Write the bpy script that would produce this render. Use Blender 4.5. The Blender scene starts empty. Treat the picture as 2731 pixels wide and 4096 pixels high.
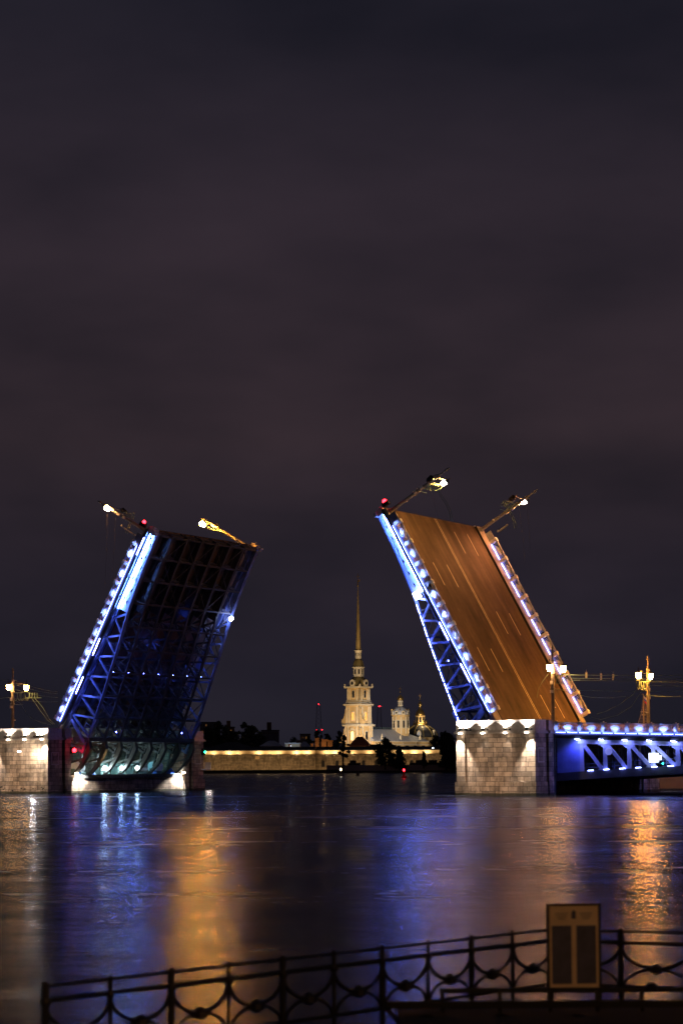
import bpy, bmesh, math, random
from math import sin, cos, tan, radians, pi, sqrt, atan2
from mathutils import Vector, Matrix, Euler
random.seed(7)
S = bpy.context.scene
COL = S.collection

# ------------------------------------------------------------------ camera
F, CX, HY, PW, PH = 8030.0, 1365.5, 3055.0, 2731.0, 4096.0
PITCH, ROLL, CAMH = radians(3.5), radians(0.3), 4.5
CYP = HY - F * tan(PITCH)
cd = bpy.data.cameras.new('camera')
cam = bpy.data.objects.new('camera', cd); COL.objects.link(cam)
cd.sensor_fit = 'VERTICAL'; cd.sensor_height = 36.0
cd.lens = F / PH * 36.0
cd.shift_y = (CYP - PH / 2) / PH
cd.clip_start = 1.0; cd.clip_end = 20000
fwd = Vector((0, cos(PITCH), sin(PITCH)))
up0 = Vector((0, -sin(PITCH), cos(PITCH))); rt0 = Vector((1, 0, 0))
cup = up0 * cos(ROLL) + rt0 * sin(ROLL); crt = rt0 * cos(ROLL) - up0 * sin(ROLL)
cam.matrix_world = Matrix(((crt.x, cup.x, -fwd.x, 0), (crt.y, cup.y, -fwd.y, 0), (crt.z, cup.z, -fwd.z, CAMH), (0, 0, 0, 1)))
cd.dof.use_dof = True; cd.dof.focus_distance = 310; cd.dof.aperture_fstop = 1.5
S.camera = cam

def at(x, y, Y):
    """photo pixel -> world point at depth Y"""
    d = fwd * F + crt * (x - CX) + cup * (CYP - y)
    return Vector((0, 0, CAMH)) + d * (Y / d.y)

# ------------------------------------------------------------------ world: night sky with the city's glow in thin cloud
w = bpy.data.worlds.new('World'); S.world = w; w.use_nodes = True
nt = w.node_tree; nt.nodes.clear(); N = nt.nodes.new; L = nt.links.new
out = N('ShaderNodeOutputWorld'); bg = N('ShaderNodeBackground'); L(bg.outputs[0], out.inputs[0])
tc = N('ShaderNodeTexCoord'); sp = N('ShaderNodeSeparateXYZ'); L(tc.outputs['Generated'], sp.inputs[0])
cr = N('ShaderNodeValToRGB'); L(sp.outputs['Z'], cr.inputs[0])
els = [(0.0, (.0120, .0118, .0178)), (.045, (.0138, .0125, .0190)), (.10, (.0195, .0155, .0215)), (.16, (.0285, .0202, .0245)), (.26, (.0235, .0180, .0240)), (.33, (.0165, .0142, .0205)), (.40, (.0085, .0095, .0155))]
e = cr.color_ramp.elements
e[0].position, e[0].color = els[0][0], (*els[0][1], 1); e[1].position, e[1].color = els[-1][0], (*els[-1][1], 1)
for p_, c_ in els[1:-1]:
    q = e.new(p_); q.color = (*c_, 1)
mp = N('ShaderNodeMapping'); mp.inputs['Scale'].default_value = (3.2, 3.2, 8); mp.inputs['Rotation'].default_value = (0, .25, 0)
L(tc.outputs['Generated'], mp.inputs[0])
nz = N('ShaderNodeTexNoise'); nz.inputs['Scale'].default_value = 1.6; nz.inputs['Detail'].default_value = 4; L(mp.outputs[0], nz.inputs[0])
r2 = N('ShaderNodeValToRGB'); L(nz.outputs[0], r2.inputs[0])
r2.color_ramp.elements[0].position = .3; r2.color_ramp.elements[0].color = (.66, .70, .78, 1)
r2.color_ramp.elements[1].position = .72; r2.color_ramp.elements[1].color = (1.42, 1.32, 1.36, 1)
mx = N('ShaderNodeMix'); mx.data_type = 'RGBA'; mx.blend_type = 'MULTIPLY'; mx.inputs[0].default_value = 1
L(cr.outputs[0], mx.inputs[6]); L(r2.outputs[0], mx.inputs[7]); L(mx.outputs[2], bg.inputs[0]); bg.inputs[1].default_value = 1.0

S.view_settings.view_transform = 'Standard'; S.view_settings.look = 'None'; S.view_settings.gamma = 1; S.view_settings.exposure = 0
S.render.engine = 'CYCLES'
S.cycles.use_denoising = True; S.cycles.use_light_tree = True
S.cycles.max_bounces = 4; S.cycles.diffuse_bounces = 2; S.cycles.glossy_bounces = 3
S.cycles.sample_clamp_indirect = 6.0; S.cycles.sample_clamp_direct = 0
S.cycles.caustics_reflective = False; S.cycles.caustics_refractive = False

# ------------------------------------------------------------------ materials
MATS = {}
def mat(name, col, rough=.6, metal=0.0, var=.25, vscale=1.0, emit=None, estr=0, bump=0, stretch=(1, 1, 1)):
    m = bpy.data.materials.new(name); m.use_nodes = True
    nt = m.node_tree; b = nt.nodes['Principled BSDF']
    b.inputs['Roughness'].default_value = rough; b.inputs['Metallic'].default_value = metal
    if emit:
        b.inputs['Base Color'].default_value = (.02, .02, .02, 1)
        b.inputs['Emission Color'].default_value = (*emit, 1); b.inputs['Emission Strength'].default_value = estr
        MATS[name] = m; return m
    tc = nt.nodes.new('ShaderNodeTexCoord'); mp = nt.nodes.new('ShaderNodeMapping'); mp.inputs['Scale'].default_value = stretch
    nz = nt.nodes.new('ShaderNodeTexNoise'); nz.inputs['Scale'].default_value = vscale; nz.inputs['Detail'].default_value = 6
    nt.links.new(tc.outputs['Object'], mp.inputs[0]); nt.links.new(mp.outputs[0], nz.inputs[0])
    r = nt.nodes.new('ShaderNodeValToRGB'); nt.links.new(nz.outputs[0], r.inputs[0])
    r.color_ramp.elements[0].position = .3; r.color_ramp.elements[1].position = .7
    r.color_ramp.elements[0].color = (*[c * (1 - var) for c in col], 1)
    r.color_ramp.elements[1].color = (*[min(1, c * (1 + var)) for c in col], 1)
    nt.links.new(r.outputs[0], b.inputs['Base Color'])
    if bump:
        bp = nt.nodes.new('ShaderNodeBump'); bp.inputs['Strength'].default_value = bump; bp.inputs['Distance'].default_value = .1
        nt.links.new(nz.outputs[0], bp.inputs['Height']); nt.links.new(bp.outputs[0], b.inputs['Normal'])
    MATS[name] = m; return m

def stone(name, c1, c2, mortar, bw=1.45, rh=.67, msize=.03, stain=.55, off=(0, 0, 0)):
    m = bpy.data.materials.new(name); m.use_nodes = True; nt = m.node_tree; n = nt.nodes.new; l = nt.links.new
    b = nt.nodes['Principled BSDF']; b.inputs['Roughness'].default_value = .85
    tc = n('ShaderNodeTexCoord'); sx = n('ShaderNodeSeparateXYZ'); l(tc.outputs['Object'], sx.inputs[0])
    ad = n('ShaderNodeMath'); ad.operation = 'ADD'; l(sx.outputs[0], ad.inputs[0]); l(sx.outputs[1], ad.inputs[1])
    dz = n('ShaderNodeTexNoise'); dz.inputs['Scale'].default_value = .9; l(tc.outputs['Object'], dz.inputs[0])
    dm = n('ShaderNodeMath'); dm.operation = 'MULTIPLY_ADD'; dm.inputs[1].default_value = .1; l(dz.outputs[0], dm.inputs[0]); l(sx.outputs[2], dm.inputs[2])
    cb = n('ShaderNodeCombineXYZ'); l(ad.outputs[0], cb.inputs[0]); l(dm.outputs[0], cb.inputs[1])
    br = n('ShaderNodeTexBrick'); l(cb.outputs[0], br.inputs[0])
    br.inputs['Scale'].default_value = 1; br.inputs['Brick Width'].default_value = bw; br.inputs['Row Height'].default_value = rh
    br.inputs['Mortar Size'].default_value = msize; br.inputs['Mortar Smooth'].default_value = .3
    br.squash = .72; br.squash_frequency = 3; br.offset = .43
    br.inputs['Color1'].default_value = (*c1, 1); br.inputs['Color2'].default_value = (*c2, 1); br.inputs['Mortar'].default_value = (*mortar, 1)
    nz = n('ShaderNodeTexNoise'); nz.inputs['Scale'].default_value = .8; nz.inputs['Detail'].default_value = 8; nz.inputs['Roughness'].default_value = .65
    l(tc.outputs['Object'], nz.inputs[0])
    r = n('ShaderNodeValToRGB'); l(nz.outputs[0], r.inputs[0]); r.color_ramp.elements[0].position = .32; r.color_ramp.elements[1].position = .62
    r.color_ramp.elements[0].color = (1 - stain, 1 - stain, 1 - stain * 1.05, 1); r.color_ramp.elements[1].color = (1.1, 1.1, 1.1, 1)
    # rain streaks: noise pulled out vertically
    mp = n('ShaderNodeMapping'); mp.inputs['Scale'].default_value = (1.1, 1.1, .12); l(tc.outputs['Object'], mp.inputs[0])
    n3 = n('ShaderNodeTexNoise'); n3.inputs['Scale'].default_value = 1; n3.inputs['Detail'].default_value = 3; l(mp.outputs[0], n3.inputs[0])
    r3 = n('ShaderNodeValToRGB'); l(n3.outputs[0], r3.inputs[0]); r3.color_ramp.elements[0].position = .33; r3.color_ramp.elements[1].position = .52
    r3.color_ramp.elements[0].color = (.5, .48, .47, 1); r3.color_ramp.elements[1].color = (1, 1, 1, 1)
    mx = n('ShaderNodeMix'); mx.data_type = 'RGBA'; mx.blend_type = 'MULTIPLY'; mx.inputs[0].default_value = 1
    l(br.outputs[0], mx.inputs[6]); l(r.outputs[0], mx.inputs[7])
    m2 = n('ShaderNodeMix'); m2.data_type = 'RGBA'; m2.blend_type = 'MULTIPLY'; m2.inputs[0].default_value = .9
    l(mx.outputs[2], m2.inputs[6]); l(r3.outputs[0], m2.inputs[7]); 
    tl = n('ShaderNodeMath'); tl.operation = 'MULTIPLY_ADD'; tl.inputs[1].default_value = -.55; l(nz.outputs[0], tl.inputs[0]); l(sx.outputs[2], tl.inputs[2])
    tr = n('ShaderNodeValToRGB'); l(tl.outputs[0], tr.inputs[0]); tr.color_ramp.elements[0].position = .0; tr.color_ramp.elements[1].position = .12
    tr.color_ramp.elements[0].color = (.16, .19, .13, 1); tr.color_ramp.elements[1].color = (1, 1, 1, 1)
    m4 = n('ShaderNodeMix'); m4.data_type = 'RGBA'; m4.blend_type = 'MULTIPLY'; m4.inputs[0].default_value = 1
    l(m2.outputs[2], m4.inputs[6]); l(tr.outputs[0], m4.inputs[7]); l(m4.outputs[2], b.inputs['Base Color'])
    bp = n('ShaderNodeBump'); bp.inputs['Strength'].default_value = .8; bp.inputs['Distance'].default_value = .06
    sb = n('ShaderNodeMath'); sb.operation = 'MULTIPLY_ADD'; sb.inputs[1].default_value = -1.0
    n4 = n('ShaderNodeTexNoise'); n4.inputs['Scale'].default_value = 5; n4.inputs['Detail'].default_value = 5; l(tc.outputs['Object'], n4.inputs[0])
    l(br.outputs['Fac'], sb.inputs[0]); l(n4.outputs[0], sb.inputs[2]); l(sb.outputs[0], bp.inputs['Height']); l(bp.outputs[0], b.inputs['Normal'])
    MATS[name] = m; return m

stone('granite', (.44, .33, .25), (.20, .155, .125), (.045, .038, .035))
mat('granite_smooth', (.36, .31, .28), .85, var=.2, vscale=2.5, bump=.3)
stone('fort_stone', (.42, .33, .20), (.26, .21, .13), (.20, .17, .10), bw=3.0, rh=.9, msize=.05, stain=.45)
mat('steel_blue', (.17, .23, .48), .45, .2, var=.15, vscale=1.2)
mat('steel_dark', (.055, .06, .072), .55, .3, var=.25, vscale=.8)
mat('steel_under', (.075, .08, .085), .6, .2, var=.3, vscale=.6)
mat('web_paint', (.30, .34, .52), .45, 0, var=.12, vscale=.5)
mat('rail_paint', (.42, .47, .58), .5, .1, var=.15, vscale=2)
mat('medallion_paint', (.80, .82, .86), .5, 0, var=.1, vscale=3)
mat('pole_paint', (.26, .27, .28), .5, .2, var=.2, vscale=2)
mat('black_iron', (.018, .016, .016), .45, .4, var=.3, vscale=3)
mat('dark_gap', (.01, .01, .011), .8, 0)
mat('wire_dark', (.10, .09, .09), .6)
mat('wire', (.14, .24, .20), .5, .3)
mat('glass_dark', (.02, .022, .03), .15, 0)
mat('plaster_cream', (.72, .50, .23), .8, var=.1, vscale=.25)
mat('plaster_white', (.80, .69, .50), .8, var=.06, vscale=.4)
mat('gold', (.78, .50, .16), .28, .9, var=.15, vscale=.5)
mat('gilt_copper', (.36, .27, .10), .55, .35, var=.3, vscale=.35)
mat('spire_gilt', (.42, .30, .12), .5, .35, var=.15, vscale=.4)
mat('roof_metal', (.46, .48, .54), .45, .2, var=.15, vscale=.2, stretch=(1, 6, 1))
mat('roof_dark', (.035, .034, .04), .7, var=.3, vscale=.2)
mat('roof_red', (.10, .035, .022), .8, var=.2, vscale=.4)
mat('leaf_dark', (.035, .05, .028), .7, var=.5, vscale=.25)
mat('bark', (.05, .04, .03), .9)
mat('grass', (.05, .07, .02), .9, var=.4, vscale=.05)
mat('earth', (.04, .035, .03), .95, var=.3, vscale=.05)
mat('brick_wall', (.16, .085, .05), .85, var=.2, vscale=.3)
mat('house_grey', (.16, .15, .16), .85, var=.2, vscale=.15)
mat('tarp_blue', (.03, .14, .65), .35, 0, var=.3, vscale=3, bump=.8)
mat('machine_green', (.22, .34, .33), .5, .2, var=.25, vscale=2)
mat('tail_paint', (.085, .085, .08), .6, .1, var=.3, vscale=.8)
mat('concrete', (.30, .29, .28), .85, var=.25, vscale=.6)
mat('paint_line', (.62, .56, .42), .6, var=.25, vscale=1.5)
mat('white_box', (.8, .8, .8), .5)
mat('sign_white', (.42, .42, .42), .6, var=.08)
mat('buoy_red', (.5, .02, .02), .5); mat('buoy_dark', (.05, .03, .03), .5)
mat('board_paper', (.78, .60, .40), .7, var=.12, vscale=3)
mat('board_panel', (.06, .06, .12), .5, var=.3, vscale=6)
mat('flag_white', (.7, .7, .7), .8); mat('flag_blue', (.05, .12, .5), .8); mat('flag_red', (.6, .05, .04), .8)
mat('wood_mast', (.45, .32, .14), .6)
SODIUM = (1.0, .47, .12)
mat('lantern_glow', None, emit=(1.0, .44, .10), estr=1050)
mat('lantern_orange', None, emit=(1.0, .34, .11), estr=1700)
mat('lantern_star', None, emit=(1.0, .34, .04), estr=1000)
mat('lantern_bright', None, emit=(1.0, .34, .035), estr=4200)
mat('lantern_dim', None, emit=(1.0, .42, .12), estr=230)
mat('lantern_soft', None, emit=(1.0, .42, .10), estr=160)
mat('lantern_added', None, emit=SODIUM, estr=700)
LED = (.17, .27, 1.0)
mat('led_strip', None, emit=(.16, .32, 1.0), estr=420)
mat('led_strip_soft', None, emit=(.13, .25, 1.0), estr=360)
mat('led_rail', None, emit=(.14, .20, 1.0), estr=24)
mat('led_dash', None, emit=(.20, .24, 1.0), estr=60)
mat('led_white', None, emit=(.40, .48, 1.0), estr=60)
mat('led_small', None, emit=(.10, .14, 1.0), estr=60)
mat('led_inner', None, emit=(.36, .34, 1.0), estr=14)
mat('flood_face', None, emit=(1.0, .86, .66), estr=30)
mat('work_glow', None, emit=(.72, .95, 1.0), estr=150)
mat('red_glow', None, emit=(1.0, .010, .018), estr=26)
mat('red_small', None, emit=(1.0, .02, .03), estr=10)
mat('green_glow', None, emit=(.02, 1.0, .55), estr=10)
mat('white_glow', None, emit=(.75, .85, 1.0), estr=6)
mat('warm_glow', None, emit=(1.0, .75, .42), estr=20)
mat('window_glow', None, emit=(1.0, .42, .08), estr=1.6)
mat('window_glow_hot', None, emit=(1.0, .62, .22), estr=3.0)
mat('window_dim', None, emit=(1.0, .45, .12), estr=.10)

# asphalt with streaks worn along the travel direction
def asphalt():
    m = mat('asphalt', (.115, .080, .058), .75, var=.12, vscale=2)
    nt = m.node_tree; n = nt.nodes.new; l = nt.links.new; b = nt.nodes['Principled BSDF']
    tc = n('ShaderNodeTexCoord'); mp = n('ShaderNodeMapping'); mp.inputs['Scale'].default_value = (.03, .42, 1); l(tc.outputs['Object'], mp.inputs[0])
    nz = n('ShaderNodeTexNoise'); nz.inputs['Scale'].default_value = 1.2; nz.inputs['Detail'].default_value = 2; nz.inputs['Roughness'].default_value = .6; l(mp.outputs[0], nz.inputs[0])
    r = n('ShaderNodeValToRGB'); l(nz.outputs[0], r.inputs[0]); r.color_ramp.elements[0].position = .36; r.color_ramp.elements[1].position = .62
    r.color_ramp.elements[0].color = (.6, .6, .6, 1); r.color_ramp.elements[1].color = (1.15, 1.15, 1.15, 1)
    mx = n('ShaderNodeMix'); mx.data_type = 'RGBA'; mx.blend_type = 'MULTIPLY'; mx.inputs[0].default_value = 1
    src = b.inputs['Base Color'].links[0].from_socket
    l(src, mx.inputs[6]); l(r.outputs[0], mx.inputs[7])
    mq = n('ShaderNodeMapping'); mq.inputs['Scale'].default_value = (.05, .14, 1); l(tc.outputs['Object'], mq.inputs[0])
    nq = n('ShaderNodeTexNoise'); nq.inputs['Scale'].default_value = 1.5; nq.inputs['Detail'].default_value = 5; nq.inputs['Roughness'].default_value = .7; l(mq.outputs[0], nq.inputs[0])
    rq = n('ShaderNodeValToRGB'); l(nq.outputs[0], rq.inputs[0]); rq.color_ramp.elements[0].position = .36; rq.color_ramp.elements[1].position = .6
    rq.color_ramp.elements[0].color = (.42, .40, .38, 1); rq.color_ramp.elements[1].color = (1.15, 1.15, 1.15, 1)
    mz = n('ShaderNodeMix'); mz.data_type = 'RGBA'; mz.blend_type = 'MULTIPLY'; mz.inputs[0].default_value = 1
    l(mx.outputs[2], mz.inputs[6]); l(rq.outputs[0], mz.inputs[7]); l(mz.outputs[2], b.inputs['Base Color'])
asphalt()

def water_mat():
    m = bpy.data.materials.new('river_water'); m.use_nodes = True; nt = m.node_tree; n = nt.nodes.new; l = nt.links.new
    nt.nodes.remove(nt.nodes['Principled BSDF']); outn = nt.nodes['Material Output']
    b = n('ShaderNodeBsdfGlossy'); b.distribution = 'GGX'; b.inputs['Color'].default_value = (.26, .31, .43, 1)
    df = n('ShaderNodeBsdfDiffuse'); df.inputs['Color'].default_value = (.006, .008, .012, 1)
    fz = n('ShaderNodeFresnel'); fz.inputs['IOR'].default_value = 1.33; ms_ = n('ShaderNodeMixShader')
    l(fz.outputs[0], ms_.inputs[0]); l(df.outputs[0], ms_.inputs[1]); l(b.outputs[0], ms_.inputs[2]); l(ms_.outputs[0], outn.inputs[0])
    tc = n('ShaderNodeTexCoord')
    # wind patches: broad bands across the river that roughen the surface
    mp = n('ShaderNodeMapping'); mp.inputs['Scale'].default_value = (.010, .055, 1); l(tc.outputs['Object'], mp.inputs[0])
    nz = n('ShaderNodeTexNoise'); nz.inputs['Scale'].default_value = 1; nz.inputs['Detail'].default_value = 3; l(mp.outputs[0], nz.inputs[0])
    mpf = n('ShaderNodeMapping'); mpf.inputs['Scale'].default_value = (.20, .32, 1); l(tc.outputs['Object'], mpf.inputs[0])
    nf = n('ShaderNodeTexNoise'); nf.inputs['Scale'].default_value = 1; nf.inputs['Detail'].default_value = 9; nf.inputs['Roughness'].default_value = .72; l(mpf.outputs[0], nf.inputs[0])
    av = n('ShaderNodeMix'); av.inputs[0].default_value = .55; l(nz.outputs[0], av.inputs[2]); l(nf.outputs[0], av.inputs[3])
    mr = n('ShaderNodeMapRange'); l(av.outputs[0], mr.inputs[0]); mr.inputs[1].default_value = .38; mr.inputs[2].default_value = .62
    mr.inputs[3].default_value = .10; mr.inputs[4].default_value = .31; l(mr.outputs[0], b.inputs['Roughness'])
    mp2 = n('ShaderNodeMapping'); mp2.inputs['Scale'].default_value = (.4, .8, 1); l(tc.outputs['Object'], mp2.inputs[0])
    n2 = n('ShaderNodeTexNoise'); n2.inputs['Scale'].default_value = 1.4; n2.inputs['Detail'].default_value = 8; n2.inputs['Roughness'].default_value = .6; l(mp2.outputs[0], n2.inputs[0])
    bp = n('ShaderNodeBump'); bp.inputs['Strength'].default_value = .5; bp.inputs['Distance'].default_value = .10; l(n2.outputs[0], bp.inputs['Height'])
    mp3 = n('ShaderNodeMapping'); mp3.inputs['Scale'].default_value = (.012, .075, 1); l(tc.outputs['Object'], mp3.inputs[0])
    n3 = n('ShaderNodeTexNoise'); n3.inputs['Scale'].default_value = 1; n3.inputs['Detail'].default_value = 0; l(mp3.outputs[0], n3.inputs[0])
    bp3 = n('ShaderNodeBump'); bp3.inputs['Strength'].default_value = .6; bp3.inputs['Distance'].default_value = .35
    l(n3.outputs[0], bp3.inputs['Height']); l(bp.outputs[0], bp3.inputs['Normal']); l(bp3.outputs[0], b.inputs['Normal'])
    MATS['river_water'] = m
water_mat()

# ------------------------------------------------------------------ mesh builder
class MB:
    def __init__(s): s.v = []; s.f = []
    def add(s, vs, fs):
        o = len(s.v); s.v += [tuple(p) for p in vs]; s.f += [tuple(i + o for i in f) for f in fs]
    def box(s, x0, x1, y0, y1, z0, z1, M=None):
        vs = [(x, y, z) for z in (z0, z1) for x, y in ((x0, y0), (x1, y0), (x1, y1), (x0, y1))]
        if M: vs = [M @ Vector(p) for p in vs]
        s.add(vs, [(0, 3, 2, 1), (4, 5, 6, 7), (0, 1, 5, 4), (1, 2, 6, 5), (2, 3, 7, 6), (3, 0, 4, 7)]); return s
    def beam(s, p, q, w, h, up=(0, 0, 1)):
        p, q, up = Vector(p), Vector(q), Vector(up); d = (q - p).normalized()
        a = d.cross(up)
        if a.length < 1e-4: a = d.cross(Vector((1, 0, 0)))
        a.normalize(); b = a.cross(d).normalized()
        vs = [c + a * i * w / 2 + b * j * h / 2 for c in (p, q) for i, j in ((-1, -1), (1, -1), (1, 1), (-1, 1))]
        s.add(vs, [(0, 1, 2, 3), (7, 6, 5, 4), (0, 4, 5, 1), (1, 5, 6, 2), (2, 6, 7, 3), (3, 7, 4, 0)]); return s
    def cyl(s, p, q, r0, r1=None, n=8, cap=True):
        if r1 is None: r1 = r0
        p, q = Vector(p), Vector(q); d = (q - p).normalized(); a = d.orthogonal().normalized(); b = d.cross(a)
        vs = [c + (a * cos(2 * pi * k / n) + b * sin(2 * pi * k / n)) * r for c, r in ((p, r0), (q, r1)) for k in range(n)]
        fs = [(k, (k + 1) % n, n + (k + 1) % n, n + k) for k in range(n)]
        if cap: fs += [tuple(range(n - 1, -1, -1)), tuple(range(n, 2 * n))]
        s.add(vs, fs); return s
    def tube(s, pts, r, n=5):
        for a, b in zip(pts, pts[1:]): s.cyl(a, b, r, r, n, True)
        return s
    def lathe(s, prof, c=(0, 0, 0), n=16, rot=0, sx=1, sy=1):
        o = len(s.v); m = len(prof)
        for r, z in prof:
            for k in range(n):
                a = rot + 2 * pi * k / n; s.v.append((c[0] + r * cos(a) * sx, c[1] + r * sin(a) * sy, c[2] + z))
        for i in range(m - 1):
            for k in range(n):
                s.f.append((o + i * n + k, o + i * n + (k + 1) % n, o + (i + 1) * n + (k + 1) % n, o + (i + 1) * n + k))
        s.f.append(tuple(o + k for k in range(n - 1, -1, -1))); s.f.append(tuple(o + (m - 1) * n + k for k in range(n))); return s
    def prism(s, poly, a, b, axis='y'):
        """polygon in the two other axes, extruded a..b along axis"""
        n = len(poly)
        def P(u, v, t): return {'y': (u, t, v), 'x': (t, u, v), 'z': (u, v, t)}[axis]
        vs = [P(u, v, a) for u, v in poly] + [P(u, v, b) for u, v in poly]
        s.add(vs, [tuple(range(n)), tuple(range(2 * n - 1, n - 1, -1))] + [(k, k + n, (k + 1) % n + n, (k + 1) % n) for k in range(n)]); return s
    def build(s, name, m, parent=None, smooth=False, M=None):
        me = bpy.data.meshes.new(name)
        vs = [tuple(M @ Vector(p)) for p in s.v] if M else s.v
        me.from_pydata(vs, [], s.f); me.update()
        bm = bmesh.new(); bm.from_mesh(me); bmesh.ops.recalc_face_normals(bm, faces=bm.faces); bm.to_mesh(me); bm.free()
        if smooth:
            for p in me.polygons: p.use_smooth = True
        me.materials.append(MATS[m] if isinstance(m, str) else m)
        o = bpy.data.objects.new(name, me); COL.objects.link(o)
        if parent: o.parent = parent
        return o

def tag(o, label=None, cat=None, group=None, kind=None):
    if label: o['label'] = label
    if cat: o['category'] = cat
    if group: o['group'] = group
    if kind: o['kind'] = kind
    return o
def thing(name, label, cat, M=None, group=None):
    o = bpy.data.objects.new(name, None); COL.objects.link(o); o.empty_display_size = .5
    if M is not None: o.matrix_world = M if isinstance(M, Matrix) else Matrix.Translation(Vector(M))
    return tag(o, label, cat, group)
def copy_tree(o, M=None, label=None, parent=None):
    c = o.copy(); COL.objects.link(c)
    if parent: c.parent = parent
    if M is not None: c.matrix_world = M
    if label: c['label'] = label
    for ch in list(o.children): copy_tree(ch, parent=c)
    return c
def light(kind, name, power, col, parent, loc, aim=None, radius=.1, cone=90, blend=.6):
    ld = bpy.data.lights.new(name, kind); ld.energy = power; ld.color = col; ld.shadow_soft_size = radius
    if kind == 'SPOT': ld.spot_size = radians(cone); ld.spot_blend = blend
    o = bpy.data.objects.new(name, ld); COL.objects.link(o)
    if parent: o.parent = parent
    o.location = loc
    if aim is not None: o.rotation_euler = (Vector(aim) - Vector(loc)).to_track_quat('-Z', 'Y').to_euler()
    return o

# ------------------------------------------------------------------ the bridge's own frame: u along it, v across it
TH = radians(32); A0 = Vector((15.93, 280.56, 0))
U = Vector((cos(TH), -sin(TH), 0)); V = Vector((sin(TH), cos(TH), 0)); Z = Vector((0, 0, 1))
def W(u, v, z): return A0 + U * u + V * v + Z * z
def frame(o, ex, ey, ez): return Matrix(((ex.x, ey.x, ez.x, o.x), (ex.y, ey.y, ez.y, o.y), (ex.z, ey.z, ez.z, o.z), (0, 0, 0, 1)))
GAP = -73.85
MR = frame(W(0, 21, 0), U, V, Z)                    # right pier / right span
ML = frame(W(GAP, 21, 0), -U, -V, Z)                # left pier / left span (turned half round)
TILT = radians(60.5); ca, sa = cos(TILT), sin(TILT)
HINGE = (3.55, 9.37)
def leafM(Mside):
    R = Mside.to_3x3(); x, y, z = (R @ Vector(a) for a in ((1, 0, 0), (0, 1, 0), (0, 0, 1)))
    o = Mside @ Vector((HINGE[0], 0, HINGE[1]))
    return frame(o, x * ca - z * sa, y, x * sa + z * ca)
LR, LL = leafM(MR), leafM(ML)
def toleaf(u, z):                                    # side plane (u, z) -> leaf local (x, z)
    a, b = u - HINGE[0], z - HINGE[1]; return (a * ca - b * sa, a * sa + b * ca)
MOD = 3.53

# ---- balustrade, used on the leaves and the fixed spans.  runs along x at y=0, outside is -y
def railing(parent, x0, n, y, sgn, slope=0.0, z0=0.0, lit=True, partial=0.0):
    R = MB(); xe = x0 + n * MOD + partial
    zz = lambda x: z0 + slope * (x - x0)
    def bm_(xa, xb, za, zb, ya, yb):
        vs = [(x, y_, zz(x) + z_) for z_ in (za, zb) for x, y_ in ((xa, ya), (xb, ya), (xb, yb), (xa, yb))]
        R.add(vs, [(0, 3, 2, 1), (4, 5, 6, 7), (0, 1, 5, 4), (1, 2, 6, 5), (2, 3, 7, 6), (3, 0, 4, 7)])
    bm_(x0, xe, 1.08, 1.22, y - .13, y + .13); bm_(x0, xe, .98, 1.03, y - .06, y + .06)
    bm_(x0, xe, .14, .26, y - .08, y + .08); bm_(x0, xe, -.12, .10, y - .16, y + .16)
    x = x0
    while x < xe - .1:
        k = (x - x0) / MOD; fr = k - round(k)
        if .13 < abs(fr) and abs(abs(fr) - .5) > .14: bm_(x - .035, x + .035, .26, .98, y - .035, y + .035)
        x += .215
    ro = R.build('railing', 'rail_paint', parent)
    for k in range(n + 1):
        xc = x0 + k * MOD; z = zz(xc)
        m = MB()
        m.prism([(xc - .25, z + .0), (xc + .25, z), (xc + .31, z + .62), (xc + .22, z + .75), (xc + .34, z + 1.28), (xc - .34, z + 1.28), (xc - .22, z + .75), (xc - .31, z + .62)], y - .3, y + .3)
        m.lathe([(.05, 0), (.16, .05), (.05, .16)], (xc, y, z + 1.28), 6)
        m.build('rail_post', 'medallion_paint', ro)
        xm = xc + MOD / 2
        if xm + .6 < xe:
            z = zz(xm); m = MB()
            pts = [(xm + .78 * cos(a) * (1 + .10 * cos(4 * a)), z + .60 + .33 * sin(a) * (1 + .10 * cos(4 * a))) for a in [2 * pi * i / 18 for i in range(18)]]
            m.prism(pts, y - .20, y + .20)
            pts = [(xm + .36 * cos(a), z + .60 + .20 * sin(a)) for a in [2 * pi * i / 12 for i in range(12)]]
            m.prism(pts, y - .26, y + .26)
            m.build('medallion', 'medallion_paint', ro)
    if lit:
        s = MB(); yo = y + sgn * .40
        s.add([(x, yo + dy, zz(x) + dz) for dz in (-.20, -.15) for x, dy in ((x0, -.03), (xe, -.03), (xe, .03), (x0, .03))], [(0, 3, 2, 1), (4, 5, 6, 7), (0, 1, 5, 4), (1, 2, 6, 5), (2, 3, 7, 6), (3, 0, 4, 7)])
        s.build('light_strip', 'led_rail', ro)
    return ro

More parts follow.
